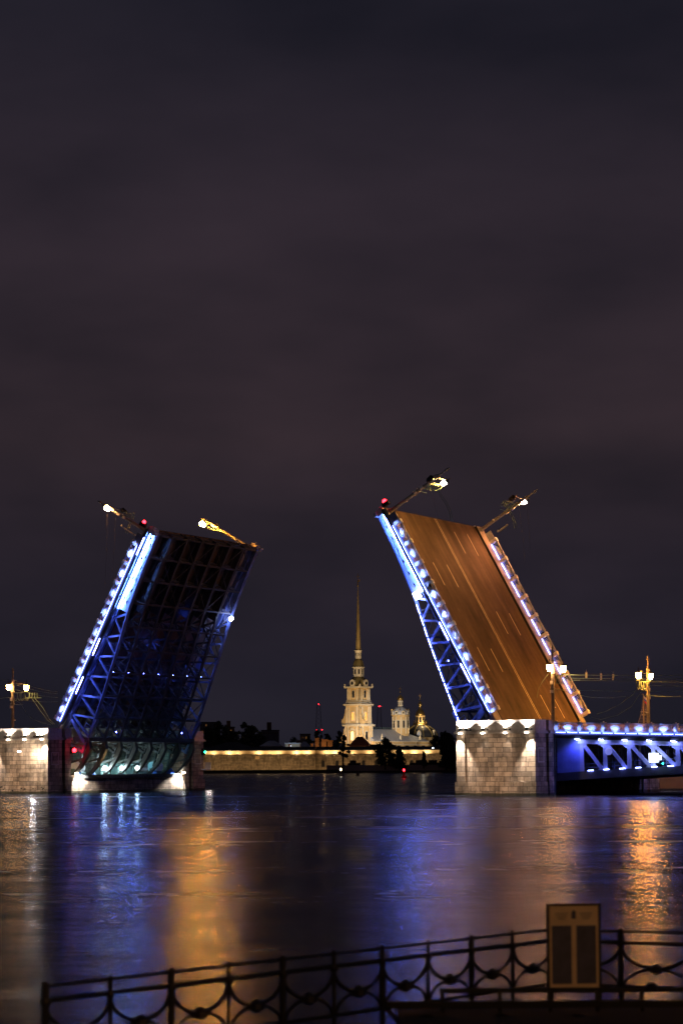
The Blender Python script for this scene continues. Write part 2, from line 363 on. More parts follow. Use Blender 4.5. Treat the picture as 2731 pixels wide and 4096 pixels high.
# ------------------------------------------------------------------ bascule leaf
PROF = [(0, 1.9), (6, 2.05), (13, 2.6), (20, 3.75), (27, 4.7), (33, 5.4), (36, 5.75), (37.5, 5.9)]
def depth(s):
    for (a, da), (b, db) in zip(PROF, PROF[1:]):
        if a <= s <= b: return da + (db - da) * (s - a) / (b - a)
    return PROF[-1][1]
TIP = -37.5
def make_leaf():
    root = thing('bascule_leaf', 'raised bridge leaf showing its lit brown roadway above the right pier', 'bridge leaf', LR, 'raised leaves of the drawbridge')
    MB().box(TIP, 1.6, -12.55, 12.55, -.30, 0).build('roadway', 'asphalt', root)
    mk = MB()
    for y in (-.22, .22): mk.box(TIP + .05, 1.0, y - .08, y + .08, 0, .006)
    mk.build('centre_line', 'paint_line', root)
    for s_, x0s in ((-1, (-28.6, -13.8)), (1, (-35.5, -20.9, -6.1))):
        for x0 in x0s:
            for y in (4.3, 8.5): MB().box(x0, x0 + 4, s_ * y - .09, s_ * y + .09, 0, .006).build('lane_dash', 'paint_line', root)
    for s_ in (-1, 1):
        MB().box(TIP, 1.4, *sorted((s_ * 13.05, s_ * 15.05)), -.22, .16).build('sidewalk', 'concrete', root)
        k = MB().box(TIP, 1.4, *sorted((s_ * 12.55, s_ * 13.05)), -.28, -.06); k.box(TIP, 1.4, *sorted((s_ * 12.93, s_ * 13.05)), -.06, .22)
        k.build('kerb', 'dark_gap', root)
        ro = railing(root, -34.4, 9, s_ * 15.0, s_, 0, .18)
        if s_ > 0:
            for k in range(9):
                for f0, f1 in ((.35, 1.55), (1.7, 1.9), (2.05, 3.2)): MB().box(-34.4 + k * MOD + f0, -34.4 + k * MOD + f1, 14.70, 14.75, .30, .37).build('inner_light_strip', 'led_inner', ro)
        # short top section of the railing towards the tip and the solid end plate
        MB().box(-36.2, -34.75, s_ * 15 - .05, s_ * 15 + .05, .16, 1.2).build('rail_end_panel', 'rail_paint', root)
        # edge cornice under the railing
        c = MB(); yo = s_ * 15.0
        c.box(TIP, -2.2, *sorted((s_ * 14.75, s_ * 15.25)), -.42, -.222)
        c.box(TIP, -2.2, *sorted((s_ * 14.9, s_ * 15.15)), -.62, -.422)
        c.build('edge_cornice', 'steel_dark', root)
        c = MB()
        for y, z in ((14.55, -.72), (14.72, -.95), (14.38, -.55)): c.cyl((TIP + .3, s_ * y, z), (-3, s_ * y, z), .07, .07, 5)
        c.build('service_pipe', 'steel_blue', root)
        for k_ in range(10):
            x = -36.2 + k_ * MOD
            MB().prism([(s_ * 14.1, -.25), (s_ * 15.0, -.63), (s_ * 14.1, -1.25)], x - .09, x + .09, 'x').build('bracket', 'steel_blue', root)
    # longitudinal girders
    ys = [-13.95 + 27.9 * k / 7 for k in range(8)]
    SP = 13.8                                      # the solid web ends here (distance from the tip)
    for gi, y in enumerate(ys):
        edge = gi in (0, 7); s_ = -1 if y < 0 else 1
        g = MB(); wv = .06
        # bottom flange following the curve, top flange
        for (a, da), (b, db) in zip(PROF, PROF[1:]):
            fw = .34 if edge else .24
            g.add([(TIP + t, y + dy, -d + dz) for t, d in ((a, da), (b, db)) for dy, dz in ((-fw, -.1), (fw, -.1), (fw, .12), (-fw, .12))],
                  [(0, 1, 2, 3), (7, 6, 5, 4), (0, 4, 5, 1), (1, 5, 6, 2), (2, 6, 7, 3), (3, 7, 4, 0)])
        g.box(TIP, 1, y - .25, y + .25, -.95, -.32)
        g.beam((0, y, -.8), (0, y, -5.9), .5, .4, (1, 0, 0))
        if not edge:
            # a shallow plate with stiffeners at the tip, W-truss towards the hinge
            npl = [(TIP + s, -depth(s)) for s in (0, 6, SP)]
            g.prism([(TIP, -.9), (TIP + SP, -.9)] + npl[::-1], y - wv, y + wv)
        s0 = SP
        nd = [SP + MOD * i for i in range(7)]
        for i, s in enumerate(nd[:-1]):
            xm = TIP + s + MOD / 2
            g.beam((TIP + s + .15, y, -depth(s) + .15), (xm, y, -.75), .32, .26, (0, 1, 0))
            g.beam((xm, y, -.75), (TIP + s + MOD - .15, y, -depth(s + MOD) + .15), .32, .26, (0, 1, 0))
            if not edge: g.beam((xm, y, -.9), (xm, y, -depth(s + MOD / 2)), .12, .12, (0, 1, 0))
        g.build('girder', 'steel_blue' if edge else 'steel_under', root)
        if edge:
            # solid tip plate with long slots
            p = MB(); yy = y + s_ * .16
            bands = [(s, .0) for s in range(0)]
            zs = lambda s, f: -(1.0 + (depth(s) - 1.0) * f)
            s = 0.6
            def quad(a, b, f0, f1):
                p.add([(TIP + a, yy, zs(a, f0)), (TIP + b, yy, zs(b, f0)), (TIP + b, yy, zs(b, f1)), (TIP + a, yy, zs(a, f1)),
                       (TIP + a, yy + s_ * .05, zs(a, f0)), (TIP + b, yy + s_ * .05, zs(b, f0)), (TIP + b, yy + s_ * .05, zs(b, f1)), (TIP + a, yy + s_ * .05, zs(a, f1))],
                      [(0, 1, 2, 3), (7, 6, 5, 4), (0, 4, 5, 1), (1, 5, 6, 2), (2, 6, 7, 3), (3, 7, 4, 0)])
            quad(.5, SP, 0, .40); quad(.5, SP, .60, 1)
            a = .5
            while a < SP:
                b = min(SP, a + 1.45); quad(a, b, .40, .60); a = b + .55
            p.build('web_plate', 'web_paint', root)
            st = MB()
            st.box(TIP + .6, TIP + SP, *sorted((s_ * 14.50, s_ * 14.57)), -.93, -.87)
            st.build('flood_strip', 'led_strip' if s_ > 0 else 'led_strip_soft', root)
            ds = MB(); t = SP + 1.2
            while t < 35.5:
                e_ = min(t + 1.42, 36)
                yo = y + s_ * .45
                ds.beam((TIP + t, yo, -depth(t) + .1), (TIP + e_, yo, -depth(e_) + .1), .06, .06)
                t += 1.76
            ds.build('dash_strip', 'led_dash', root)
            for t in (1.5, 19.5, 26.5): MB().box(TIP + t, TIP + t + 3, *sorted((s_ * 15.18, s_ * 15.26)), -.60, -.52).build('cornice_strip', 'led_dash', root)
            # tip box with locking gear
            t = MB(); t.box(TIP - .5, TIP + .5, *sorted((s_ * 13.7, s_ * 15.0)), -1.6, -.35); t.box(TIP - .25, TIP + .3, *sorted((s_ * 14.2, s_ * 15.2)), -2.1, -1.6)
            t.cyl((TIP - .7, s_ * 14.4, -.9), (TIP - .5, s_ * 14.4, -.9), .35, .3, 8); t.build('tip_lock', 'rail_paint', root)
            # lower access gallery beside the hinge
            q = MB(); q.beam((-3.6, y + s_ * .3, -1.2), (-1.6, y + s_ * .3, -5.3), .5, .3, (0, 1, 0)); q.beam((-6, y, -5.6), (0, y, -5.6), .7, .3)
            for i in range(6): q.beam((-4.6 + i * .5, y + s_ * .45, -4.2), (-4.6 + i * .5, y + s_ * .45, -5.4), .06, .06)
            q.beam((-4.7, y + s_ * .45, -4.2), (-2, y + s_ * .45, -4.2), .08, .08); q.build('hinge_plate', 'steel_blue', root)
    # floor beams and wind bracing between the girders
    for k in range(10):
        s = .35 + k * 3.9
        if k == 9: s = 35.6
        d = depth(s); b = MB(); x = TIP + s
        b.box(x - .14, x + .14, -13.95, 13.95, -d - .05, -d + .16)
        b.box(x - .16, x + .16, -13.7, 13.7, -1.1, -.32)
        for y0, y1 in zip(ys, ys[1:]):
            ym = (y0 + y1) / 2
            b.beam((x, y0, -d + .1), (x, ym, -1.0), .12, .12, (1, 0, 0)); b.beam((x, ym, -1.0), (x, y1, -d + .1), .12, .12, (1, 0, 0))
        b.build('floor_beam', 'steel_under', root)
    b = MB()
    for k in range(9):
        sa_, sb_ = .35 + k * 3.9, .35 + (k + 1) * 3.9
        if k == 8: sb_ = 35.6
        for i, (y0, y1) in enumerate(zip(ys, ys[1:])):
            if i % 2 != k % 2: b.beam((TIP + sa_, y0, -depth(sa_)), (TIP + sb_, y1, -depth(sb_)), .11, .11)
            else: b.beam((TIP + sa_, y1, -depth(sa_)), (TIP + sb_, y0, -depth(sb_)), .11, .11)
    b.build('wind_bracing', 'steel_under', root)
    # tail: end beam and the bent arms that swing into the pier
    e0 = toleaf(-2.1, 8.5); b = MB()
    b.prism([toleaf(-2.9, 8.9), toleaf(-2.9, 8.3), toleaf(-.9, 8.0), toleaf(.4, 8.6), toleaf(.4, 9.1)], -14.3, 14.3); b.build('end_beam', 'steel_under', root)
    for y in ys:
        b = MB(); P = [(-2.35, 8.6), (-2.6, 7.1), (-1.9, 5.7), (-.8, 4.2), (.9, 2.75)]
        wd = [.75, .95, .85, .75, .6]
        for i in range(4):
            (u0, z0), (u1, z1) = P[i], P[i + 1]
            poly = [toleaf(u0 - wd[i] / 2, z0), toleaf(u0 + wd[i] / 2, z0), toleaf(u1 + wd[i + 1] / 2, z1), toleaf(u1 - wd[i + 1] / 2, z1)]
            b.prism(poly, y - .16, y + .16)
            b.prism([toleaf(u0 - wd[i] / 2 - .05, z0), toleaf(u0 - wd[i] / 2, z0), toleaf(u1 - wd[i + 1] / 2, z1), toleaf(u1 - wd[i + 1] / 2 - .05, z1)], y - .33, y + .33)
        a_, b_ = toleaf(-2.3, 7.4), toleaf(1.4, 8.1); b.beam((a_[0], y, a_[1]), (b_[0], y, b_[1]), .3, .5, (0, 1, 0))
        a_, b_ = toleaf(1.6, 8.2), toleaf(2.6, 4.2); b.beam((a_[0], y, a_[1]), (b_[0], y, b_[1]), .3, .45, (0, 1, 0))
        a_, b_ = toleaf(-1.8, 5.6), toleaf(2.5, 4.6); b.beam((a_[0], y, a_[1]), (b_[0], y, b_[1]), .24, .3, (0, 1, 0))
        b.build('tail_arm', 'tail_paint', root)
    # small blue lamps along one of the floor beams, under the deck
    for i, y in enumerate([(a + b2) / 2 for a, b2 in zip(ys, ys[1:])]):
        s = .35 + 6 * 3.9
        MB().lathe([(.04, 0), (.11, .08), (.04, .16)], (TIP + s, y + .8, -depth(s) + .3), 6).build('service_lamp', 'led_small', root)
    for y in (-11, 7):
        MB().lathe([(.04, 0), (.12, .08), (.04, .16)], (TIP + 34.0, y, -5.2), 6).build('service_lamp', 'led_small', root)
    # blue light thrown under the deck
    for x, y, pw in ((-14, -11, 60), (-18, 3, 90), (-12, -5, 60), (-17, 11, 130), (-8, 11.5, 120), (-24, -1, 40), (-5, 4, 50), (-21, -10, 50), (-12, 12, 100)):
        light('POINT', 'deck_light', pw * .6, (.05, .10, 1), root, (x, y, -1.6), radius=.2)
    return root
leafR = make_leaf()
leafL = copy_tree(leafR, LL, 'raised bridge leaf on the left seen from its dark underside')

for ch in list(leafL.children):
    if ch.name.startswith('dash_strip') or (ch.name.startswith('flood_strip') and ch.data.vertices[0].co.y < 0): bpy.data.objects.remove(ch)
def rail_lamps(root, x0, n, y, sgn, slope, z0, k_=1.0):
    for k in range(n + 1):
        for x, pw, ok in ((x0 + k * MOD, 60, True), (x0 + (k + .5) * MOD, 150, k < n)):
            if not ok: continue
            z = z0 + slope * (x - x0)
            f = MB().box(x - .1, x + .1, *sorted((y + sgn * .55, y + sgn * .72)), z - .22, z - .10).build('rail_lamp', 'black_iron', root)
            light('SPOT', 'rail_beam', pw * (2.2 if pw > 100 else 1.7) * k_ * random.uniform(.6, 1.4), (.24, .36, 1), f, (x, y + sgn * .95, z - .05), (x, y, z + .55), radius=.05, cone=70 if pw > 100 else 52, blend=.35)
for root, sg_, pw in ((leafR, -1, 150), (leafL, 1, 280)):
    for x in (-22, -18.5, -15, -11.5, -8, -4.5):
        light('SPOT', 'truss_light', pw * .8, (.19, .27, 1), root, (x, sg_ * 16.2, -.9), (x, sg_ * 13.9, -3.6), radius=.15, cone=130)
rail_lamps(leafR, -34.4, 9, -15.0, -1, 0, .18); rail_lamps(leafL, -34.4, 9, 15.0, 1, 0, .18)
# extra fittings that only one leaf has
sg = MB().box(-24.4, -22.5, -15.34, -15.28, -.35, 1.05)
sign = sg.build('clearance_sign', 'sign_white', leafR); sign['label'] = 'square clearance plate reading 6.0 with a black triangle'
def text(s, size, parent, M, m, name='lettering', align='CENTER'):
    cu = bpy.data.curves.new(name, 'FONT'); cu.body = s; cu.size = size; cu.extrude = .01; cu.align_x = align; cu.align_y = 'CENTER'
    o = bpy.data.objects.new(name, cu); COL.objects.link(o)
    dg = bpy.context.evaluated_depsgraph_get(); me = bpy.data.meshes.new_from_object(o.evaluated_get(dg)); bpy.data.objects.remove(o)
    me.materials.clear(); me.materials.append(MATS[m])
    o = bpy.data.objects.new(name, me); COL.objects.link(o); o.parent = parent; o.matrix_local = M
    return o
# the plate hangs upright when the leaf is lowered; here it is tilted with the leaf
Mt = Matrix.Translation((-23.45, -15.36, .2)) @ Matrix.Rotation(radians(90), 4, 'X')
text('6.0', .85, sign, Mt, 'black_iron', 'numerals')
MB().prism([(-23.85, 1.0), (-23.05, 1.0), (-23.45, .62)], -15.37, -15.345).build('triangle_mark', 'black_iron', sign)
MB().box(-23.9, -22.9, -15.3, -14.9, -2.2, -1.3).build('lamp_box', 'led_white', leafR)
fl = MB().lathe([(.12, 0), (.42, .25), (.42, .5), (.2, .7)], (0, 0, 0), 10)
flo = fl.build('floodlight', 'led_white', leafL); flo.location = (-24.8, -13.2, -3.6)
light('POINT', 'flood_beam', 120, (.25, .35, 1), leafL, (-23.8, -12.9, -3.2), radius=.3)
for x, z in ((-19.5, -3.2), (-15, -3.6), (-11, -4.2), (-7, -4.6)):
    light('POINT', 'flood_beam', 14, (.25, .38, 1), leafL, (x, -12.6, z + .8), radius=.15)

# ------------------------------------------------------------------ piers
def make_pier():
    root = thing('bridge_pier', 'floodlit granite pier on the right with brown coursed blocks', 'bridge pier', MR, 'granite piers of the opening span')
    for s_ in (-1, 1):
        Y = lambda a, b: sorted((s_ * a, s_ * b))
        g = MB()
        g.box(.12, 12.08, *Y(17.6, 20.8), -2, 8.55)
        for xa, xb in ((0, 1.35), (10.85, 12.2)): g.box(xa, xb, *Y(17.6, 21.0), -2, 8.55)
        g.box(.7, 11.5, *Y(16.8, 17.6), -2, 10.2)
        g.box(0, 12.2, *Y(15.3, 16.8), -2, 8.55)
        g.build('tower_wall', 'granite', root)
        g = MB(); g.box(-.18, 12.38, *Y(17.55, 21.2), -2, 1.9); g.box(-.06, 12.26, *Y(15.35, 16.75), -2, 1.2); g.build('plinth', 'granite', root)
        g = MB(); g.box(-.3, 12.5, *Y(17.5, 21.3), 8.55, 8.78); g.box(-.18, 12.38, *Y(17.55, 21.18), 8.78, 8.95)
        g.box(-.3, 12.5, *Y(15.25, 16.85), 8.55, 8.95); g.build('cornice', 'granite_smooth', root)
        g = MB(); g.box(0, 12.2, *Y(17.6, 21.0), 8.95, 10.35)
        g.box(0, 12.2, *Y(15.3, 16.8), 8.95, 10.35)
        g.box(-.04, 12.24, *Y(17.58, 21.04), 10.35, 10.42); g.box(-.04, 12.24, *Y(15.28, 16.82), 10.35, 10.42)
        g.build('parapet', 'granite_smooth', root)
        for xf, sx in ((.12, -1), (12.08, 1)):
            f = MB(); X = lambda a, b: sorted((xf + sx * a, xf + sx * b))
            y0, y1 = 18.5, 20.05
            f.box(*X(0, .14), *Y(y0 - .15, y0), 4.7, 6.6); f.box(*X(0, .14), *Y(y1, y1 + .15), 4.7, 6.6)
            f.box(*X(0, .14), *Y(y0, y1), 6.45, 6.6); f.box(*X(0, .2), *Y(y0 - .2, y1 + .2), 4.55, 4.7)
            wo = f.build('window', 'granite_smooth', root)
            MB().box(*X(0, .05), *Y(y0, y1), 4.7, 6.45).build('pane', 'glass_dark', wo)
        # cable conduit down the recess
        g = MB().cyl((12.3, s_ * 15.15, -1), (12.3, s_ * 15.15, 8.5), .13, .13, 6); g.build('conduit', 'steel_dark', root)
        # floodlights on the cornice
        for i, x in enumerate((.9, 1.8, 4.45, 7.9, 11.2)):
            f = MB(); yy = s_ * 21.45
            f.box(x - .22, x + .22, yy - .15, yy + .15, 9.02, 9.32); f.box(x - .3, x + .3, yy - .08, yy + .08, 8.95, 9.03)
            f.beam((x + .25, yy, 9.0), (x + .7, yy, 9.05), .1, .1); f.box(x + .6, x + .8, yy - .1, yy + .1, 8.98, 9.2)
            fo = f.build('floodlight', 'black_iron', root)
            MB().box(x - .18, x + .18, yy - .12, yy + .12, 9.32, 9.35).build('lens', 'flood_face', fo)
            light('SPOT', 'uplight', 1000, (1, .88, .76), fo, (x, s_ * 21.55, 9.42), (x, s_ * 21.2, 10.2), radius=.06, cone=125, blend=.25)
            if i != 1:
                MB().lathe([(.1, 0), (.26, .05), (.26, .14), (.08, .2)], (x, yy + s_ * .1, 8.52), 8).build('downlight', 'flood_face', fo)
                pil = i in (0, 4)
                xx = .55 if i == 0 else (11.6 if i == 4 else x)
                light('SPOT', 'downlight_beam', (9500 if pil else 170), (1, .86, .70) if pil else (1, .88, .74), fo, (xx, s_ * 21.65, 8.35), (xx, s_ * 20.9, 4.0), radius=.1, cone=70 if pil else 80, blend=.7)
        light('SPOT', 'wall_wash', 3800, (1, .70, .47), root, (6, s_ * 31, 3.0), (6, s_ * 21, 3.0), radius=.5, cone=80, blend=.9)
    # middle of the pier with the open machine pit facing the channel
    g = MB(); g.box(9.2, 12.0, -15.3, 15.3, -2, 8.0); g.box(.9, 9.2, -15.3, 15.3, -2, 2.2); g.build('core_wall', 'granite', root)
    g = MB(); g.box(.15, .9, -15.3, 15.3, -2, 2.9); g.build('pit_front', 'granite', root)
    n = 14; top = []
    g = MB()
    pl = [(-.55 * sqrt(max(0, 1 - abs(t) ** 4)) + .1, 13.2 * t) for t in [-1 + 2 * i / n for i in range(n + 1)]] + [(.15, 13.2), (.15, -13.2)]
    g.prism(pl, 2.35, 2.95, 'z'); g.build('fender_beam', 'steel_under', root)
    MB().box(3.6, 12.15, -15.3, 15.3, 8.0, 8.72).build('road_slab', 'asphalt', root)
    return root
pierR = make_pier()
pierL = copy_tree(pierR, ML, 'floodlit granite pier on the left with machine pit facing the channel')
# things only the left pier shows: shell scars, wall lamp, signals' mounts, pit lights
rs = random.Random(3)
g = MB()
for i in range(16):
    x = rs.uniform(.5, 10.5); z = rs.choice([rs.uniform(.3, 1.5), rs.uniform(.6, 1.1)]); r = rs.uniform(.05, .22)
    g.lathe([(r * 1.0, -.01), (r * .6, .01)], (0, 0, 0), 6)
    for k in range(12): pass
    for k in range(len(g.v) - 12, len(g.v)):
        a = g.v[k]; g.v[k] = (x + a[0] * 1.5, 21.205 + a[2], z + a[1] * .6)
g.build('damage_hole', 'dark_gap', pierL)
lo = MB().lathe([(.1, 0), (.25, .05), (.25, .2)], (8.15, 21.9, 7.0), 8).build('wall_floodlight', 'flood_face', pierL)
light('POINT', 'wall_flood_beam', 900, (1, .86, .66), lo, (5.2, 22.0, 6.6), radius=.15)
lo.location = (-2.95, 0, -.4)
for y in (14.3, -14.6):
    f = MB().box(-.5, -.2, y - .25, y + .25, 2.95, 3.25).build('pit_floodlight', 'flood_face', pierL)
    light('SPOT', 'pit_flood_beam', 5200, (1, .95, .88), f, (-1.3, y - (.6 if y > 0 else -.5), 3.3), (.3, y - (1.6 if y > 0 else -1.4), .9), radius=.15, cone=100, blend=.5)
for y in (11, 6, 1, -4, -9, -13):
    light('POINT', 'pit_light', 60, (.22, .80, 1), pierL, (4.5, y, 5.0 if y != 1 else 3.8), radius=.25)
light('POINT', 'pit_light_warm', 200, (1, .58, .22), pierL, (2.4, 14.2, 6.5), radius=.2)
light('POINT', 'pit_light_warm', 90, (1, .58, .22), pierL, (-3.4, 9.8, 5.5), radius=.2)
# rail balcony on the far tower
b = MB(); b.box(-.9, 0, -21.9, -20.2, 3.5, 3.7)
for i in range(9): b.box(-.9, -.84, -21.9 + i * .2, -21.85 + i * .2, 3.7, 4.8)
b.box(-.95, -.8, -21.95, -20.2, 4.8, 4.88)
b.build('balcony', 'rail_paint', pierL)

def Mloc(M, x, y, z): return M @ Matrix.Translation((x, y, z))
# ------------------------------------------------------------------ fixed spans
def make_span():
    root = thing('fixed_span', 'blue-lit fixed truss span running right from the right pier', 'bridge span', MR, 'fixed side spans')
    SL = -.0293; X0, XE, NP = 12.6, 12.6 + 14 * MOD, 14
    dz = lambda x: 8.72 + SL * (x - X0)
    g = MB()
    def sl(g, x0, x1, y0, y1, a, b, a2=None, b2=None):
        a2 = a if a2 is None else a2; b2 = b if b2 is None else b2
        g.add([(x0, y0, dz(x0) + a), (x1, y0, dz(x1) + a2), (x1, y1, dz(x1) + a2), (x0, y1, dz(x0) + a), (x0, y0, dz(x0) + b), (x1, y0, dz(x1) + b2), (x1, y1, dz(x1) + b2), (x0, y1, dz(x0) + b)],
              [(0, 3, 2, 1), (4, 5, 6, 7), (0, 1, 5, 4), (1, 2, 6, 5), (2, 3, 7, 6), (3, 0, 4, 7)])
    sl(g, X0 - .35, XE, -12.6, 12.6, -.3, 0); g.build('roadway', 'asphalt', root)
    for s_ in (-1, 1):
        g = MB(); sl(g, X0 - .35, XE, *sorted((s_ * 12.65, s_ * 15)), -.3, .14); g.build('sidewalk', 'concrete', root)
        railing(root, X0, NP, s_ * 15.0, s_, SL, dz(X0) + .16)
        g = MB(); sl(g, X0 - .3, XE, *sorted((s_ * 14.7, s_ * 15.3)), -.55, -.32); sl(g, X0 - .3, XE, *sorted((s_ * 14.6, s_ * 15.1)), -.8, -.555); g.build('edge_cornice', 'steel_dark', root)
        # truss
        yt = s_ * 14.4
        bz = lambda x: 3.25 + .058 * (x - 15.9) - .0006 * (x - 15.9) ** 2     # top face of the bottom chord
        g = MB(); sl(g, X0 + 3, XE, *sorted((yt - .25, yt + .25)), -1.55, -.95)
        nodes = [16.1 + MOD * i for i in range(11)]
        for i, x in enumerate(nodes):
            g.box(x - .28, x + .28, yt - .14, yt + .14, bz(x) - .1, dz(x) - 1.5)
            g.box(x - .30, x + .30, yt + s_ * .14, yt + s_ * .17, bz(x) - .1, bz(x) + .5)
            if i < len(nodes) - 1:
                x1 = nodes[i + 1]
                g.beam((x + .25, yt, dz(x) - 1.6), (x1 - .45, yt, bz(x1) + .1), .5, .26, (0, 1, 0))
                for (ax, az, sg2) in ((x + .28, dz(x) - 1.55, 1), (x1 - .28, dz(x1) - 1.55, -1)):
                    g.prism([(ax, az), (ax + sg2 * .7, az - .01), (ax, az - .5)], yt - .1, yt + .1)
                g.prism([(x1 - .28, bz(x1)), (x1 - 1.2, bz(x1)), (x1 - .28, bz(x1) + .5)], yt - .1, yt + .1)
        # rivets as a raised double row of studs on the members
        r = g
        for i, x in enumerate(nodes[:8]):
            z = bz(x) + .6
            while z < dz(x) - 1.7:
                for dx in (-.16, .16): r.box(x + dx - .05, x + dx + .05, *sorted((yt + s_ * .14, yt + s_ * .18)), z, z + .1)
                z += .3
            x1 = nodes[i + 1]; p, q = Vector((x + .25, 0, dz(x) - 1.6)), Vector((x1 - .45, 0, bz(x1) + .1)); d = (q - p).normalized(); nn = Vector((-d.z, 0, d.x)); L_ = (q - p).length; t = .5
            while t < L_ - .4:
                for o_ in (-.13, .13):
                    c = p + d * t + nn * o_; r.box(c.x - .05, c.x + .05, *sorted((yt + s_ * .13, yt + s_ * .17)), c.z - .05, c.z + .05)
                t += .3
        g.build('truss', 'web_paint', root)
        # bottom chord and its dark soffit
        g = MB(); xs = [12.3 + i * 1.5 for i in range(34)]
        for a, b in zip(xs, xs[1:]):
            g.add([(a, yt - .35, bz(a) - 1.1), (b, yt - .35, bz(b) - 1.1), (b, yt + .35, bz(b) - 1.1), (a, yt + .35, bz(a) - 1.1), (a, yt - .35, bz(a)), (b, yt - .35, bz(b)), (b, yt + .35, bz(b)), (a, yt + .35, bz(a))],
                  [(0, 3, 2, 1), (4, 5, 6, 7), (0, 1, 5, 4), (1, 2, 6, 5), (2, 3, 7, 6), (3, 0, 4, 7)])
        g.build('bottom_chord', 'steel_dark', root)
        # solid end panel with vertical stiffeners
        g = MB(); g.prism([(12.35, bz(12.35)), (15.9, bz(15.9)), (15.9, dz(15.9) - .8), (12.35, dz(12.35) - .8)], *sorted((yt - .1, yt + s_ * .12)))
        for z in (4.6, 5.8, 7.0): g.box(12.4, 15.8, *sorted((yt + s_ * .12, yt + s_ * .15)), z, z + .03)
        g.box(13.3, 13.33, *sorted((yt + s_ * .12, yt + s_ * .16)), 3.3, 5.6); g.box(14.6, 14.64, *sorted((yt + s_ * .12, yt + s_ * .16)), 3.3, 5.6)
        g.build('end_panel', 'steel_blue', root)
        for i in range(9):
            x = 15.8 + i * MOD; zt = dz(x) - .95
            f = MB().beam((x - .35, s_ * 15.05, zt + .05), (x + .35, s_ * 15.3, zt - .05), .18, .08).build('light_bar', 'led_white', root)
            light('SPOT', 'truss_light', 210, (.24, .25, 1), f, (x, s_ * 15.9, zt + .1), (x, s_ * 14.4, zt - 3.0), radius=.15, cone=140)
        light('SPOT', 'truss_light', 420, (.07, .08, 1), root, (15.6, s_ * 15.9, 7.2), (15.3, s_ * 14.4, 5.0), radius=.2, cone=120)
        gd = MB(); yy = s_ * 13.2
        for x0 in (16.2, 23.4, 30.4):
            for dzz in (.5, 1.05): gd.beam((x0, yy, bz(x0) + dzz), (x0 + 6.3, yy, bz(x0 + 6.3) + dzz), .06, .06)
            for i in range(4): gd.box(x0 + i * 2.1 - .03, x0 + i * 2.1 + .03, yy - .03, yy + .03, bz(x0) - .1, bz(x0 + i * 2.1) + 1.05)
        gd.build('walkway_rail', 'steel_blue', root)
        ds = MB()
        for i in range(14):
            x = 17.2 + i * 2.35; ds.beam((x, yt + s_ * .5, bz(x) + .06), (x + .8, yt + s_ * .5, bz(x + .8) + .06), .06, .05)
        ds.build('light_strip', 'led_dash', root)
    for y in (-9, -4.5, 0, 4.5, 9):
        g = MB(); sl(g, X0, XE, y - .2, y + .2, -1.5, -.3)
        for i in range(10):
            x = 16.1 + MOD * i; g.box(x - .1, x + .1, y - .1, y + .1, 3.3, dz(x) - 1.4)
        g.build('inner_girder', 'steel_under', root)
    g = MB(); xs = [12.3 + i * 3 for i in range(17)]
    for a, b in zip(xs, xs[1:]):
        za, zb = 2.05 + .058 * (a - 12.3), 2.05 + .058 * (b - 12.3)
        g.add([(a, -14.0, za), (b, -14.0, zb), (b, 14.0, zb), (a, 14.0, za), (a, -14.0, za + .2), (b, -14.0, zb + .2), (b, 14.0, zb + .2), (a, 14.0, za + .2)],
              [(0, 3, 2, 1), (4, 5, 6, 7), (0, 1, 5, 4), (1, 2, 6, 5), (2, 3, 7, 6), (3, 0, 4, 7)])
    g.build('soffit', 'steel_dark', root)
    return root
spanR = make_span()
g = MB().box(26.5, 27.7, -15.5, -15.0, 4.5, 5.7); g.box(27.7, 28.15, -15.4, -15.1, 4.8, 5.4)
nl = g.build('navigation_lamp_box', 'white_glow', spanR)
g = MB().cyl((20.3, -15.0, 6.0), (20.3, -14.7, 6.0), .5, .5, 14); g.build('round_plate', 'medallion_paint', spanR)
MB().lathe([(.05, 0), (.14, .1), (.05, .2)], (28.4, -15.3, 4.2), 6).build('green_lamp', 'green_glow', spanR)
SPAN_Z0 = 8.72 + .16
spanL = copy_tree(spanR, ML, 'fixed truss span running left from the left pier')
for ch in list(spanL.children):
    if ch.name.startswith(('navigation_lamp_box', 'round_plate', 'green_lamp')): bpy.data.objects.remove(ch)
rail_lamps(spanR, 12.6, 10, -15.0, -1, -.0293, SPAN_Z0, .55)

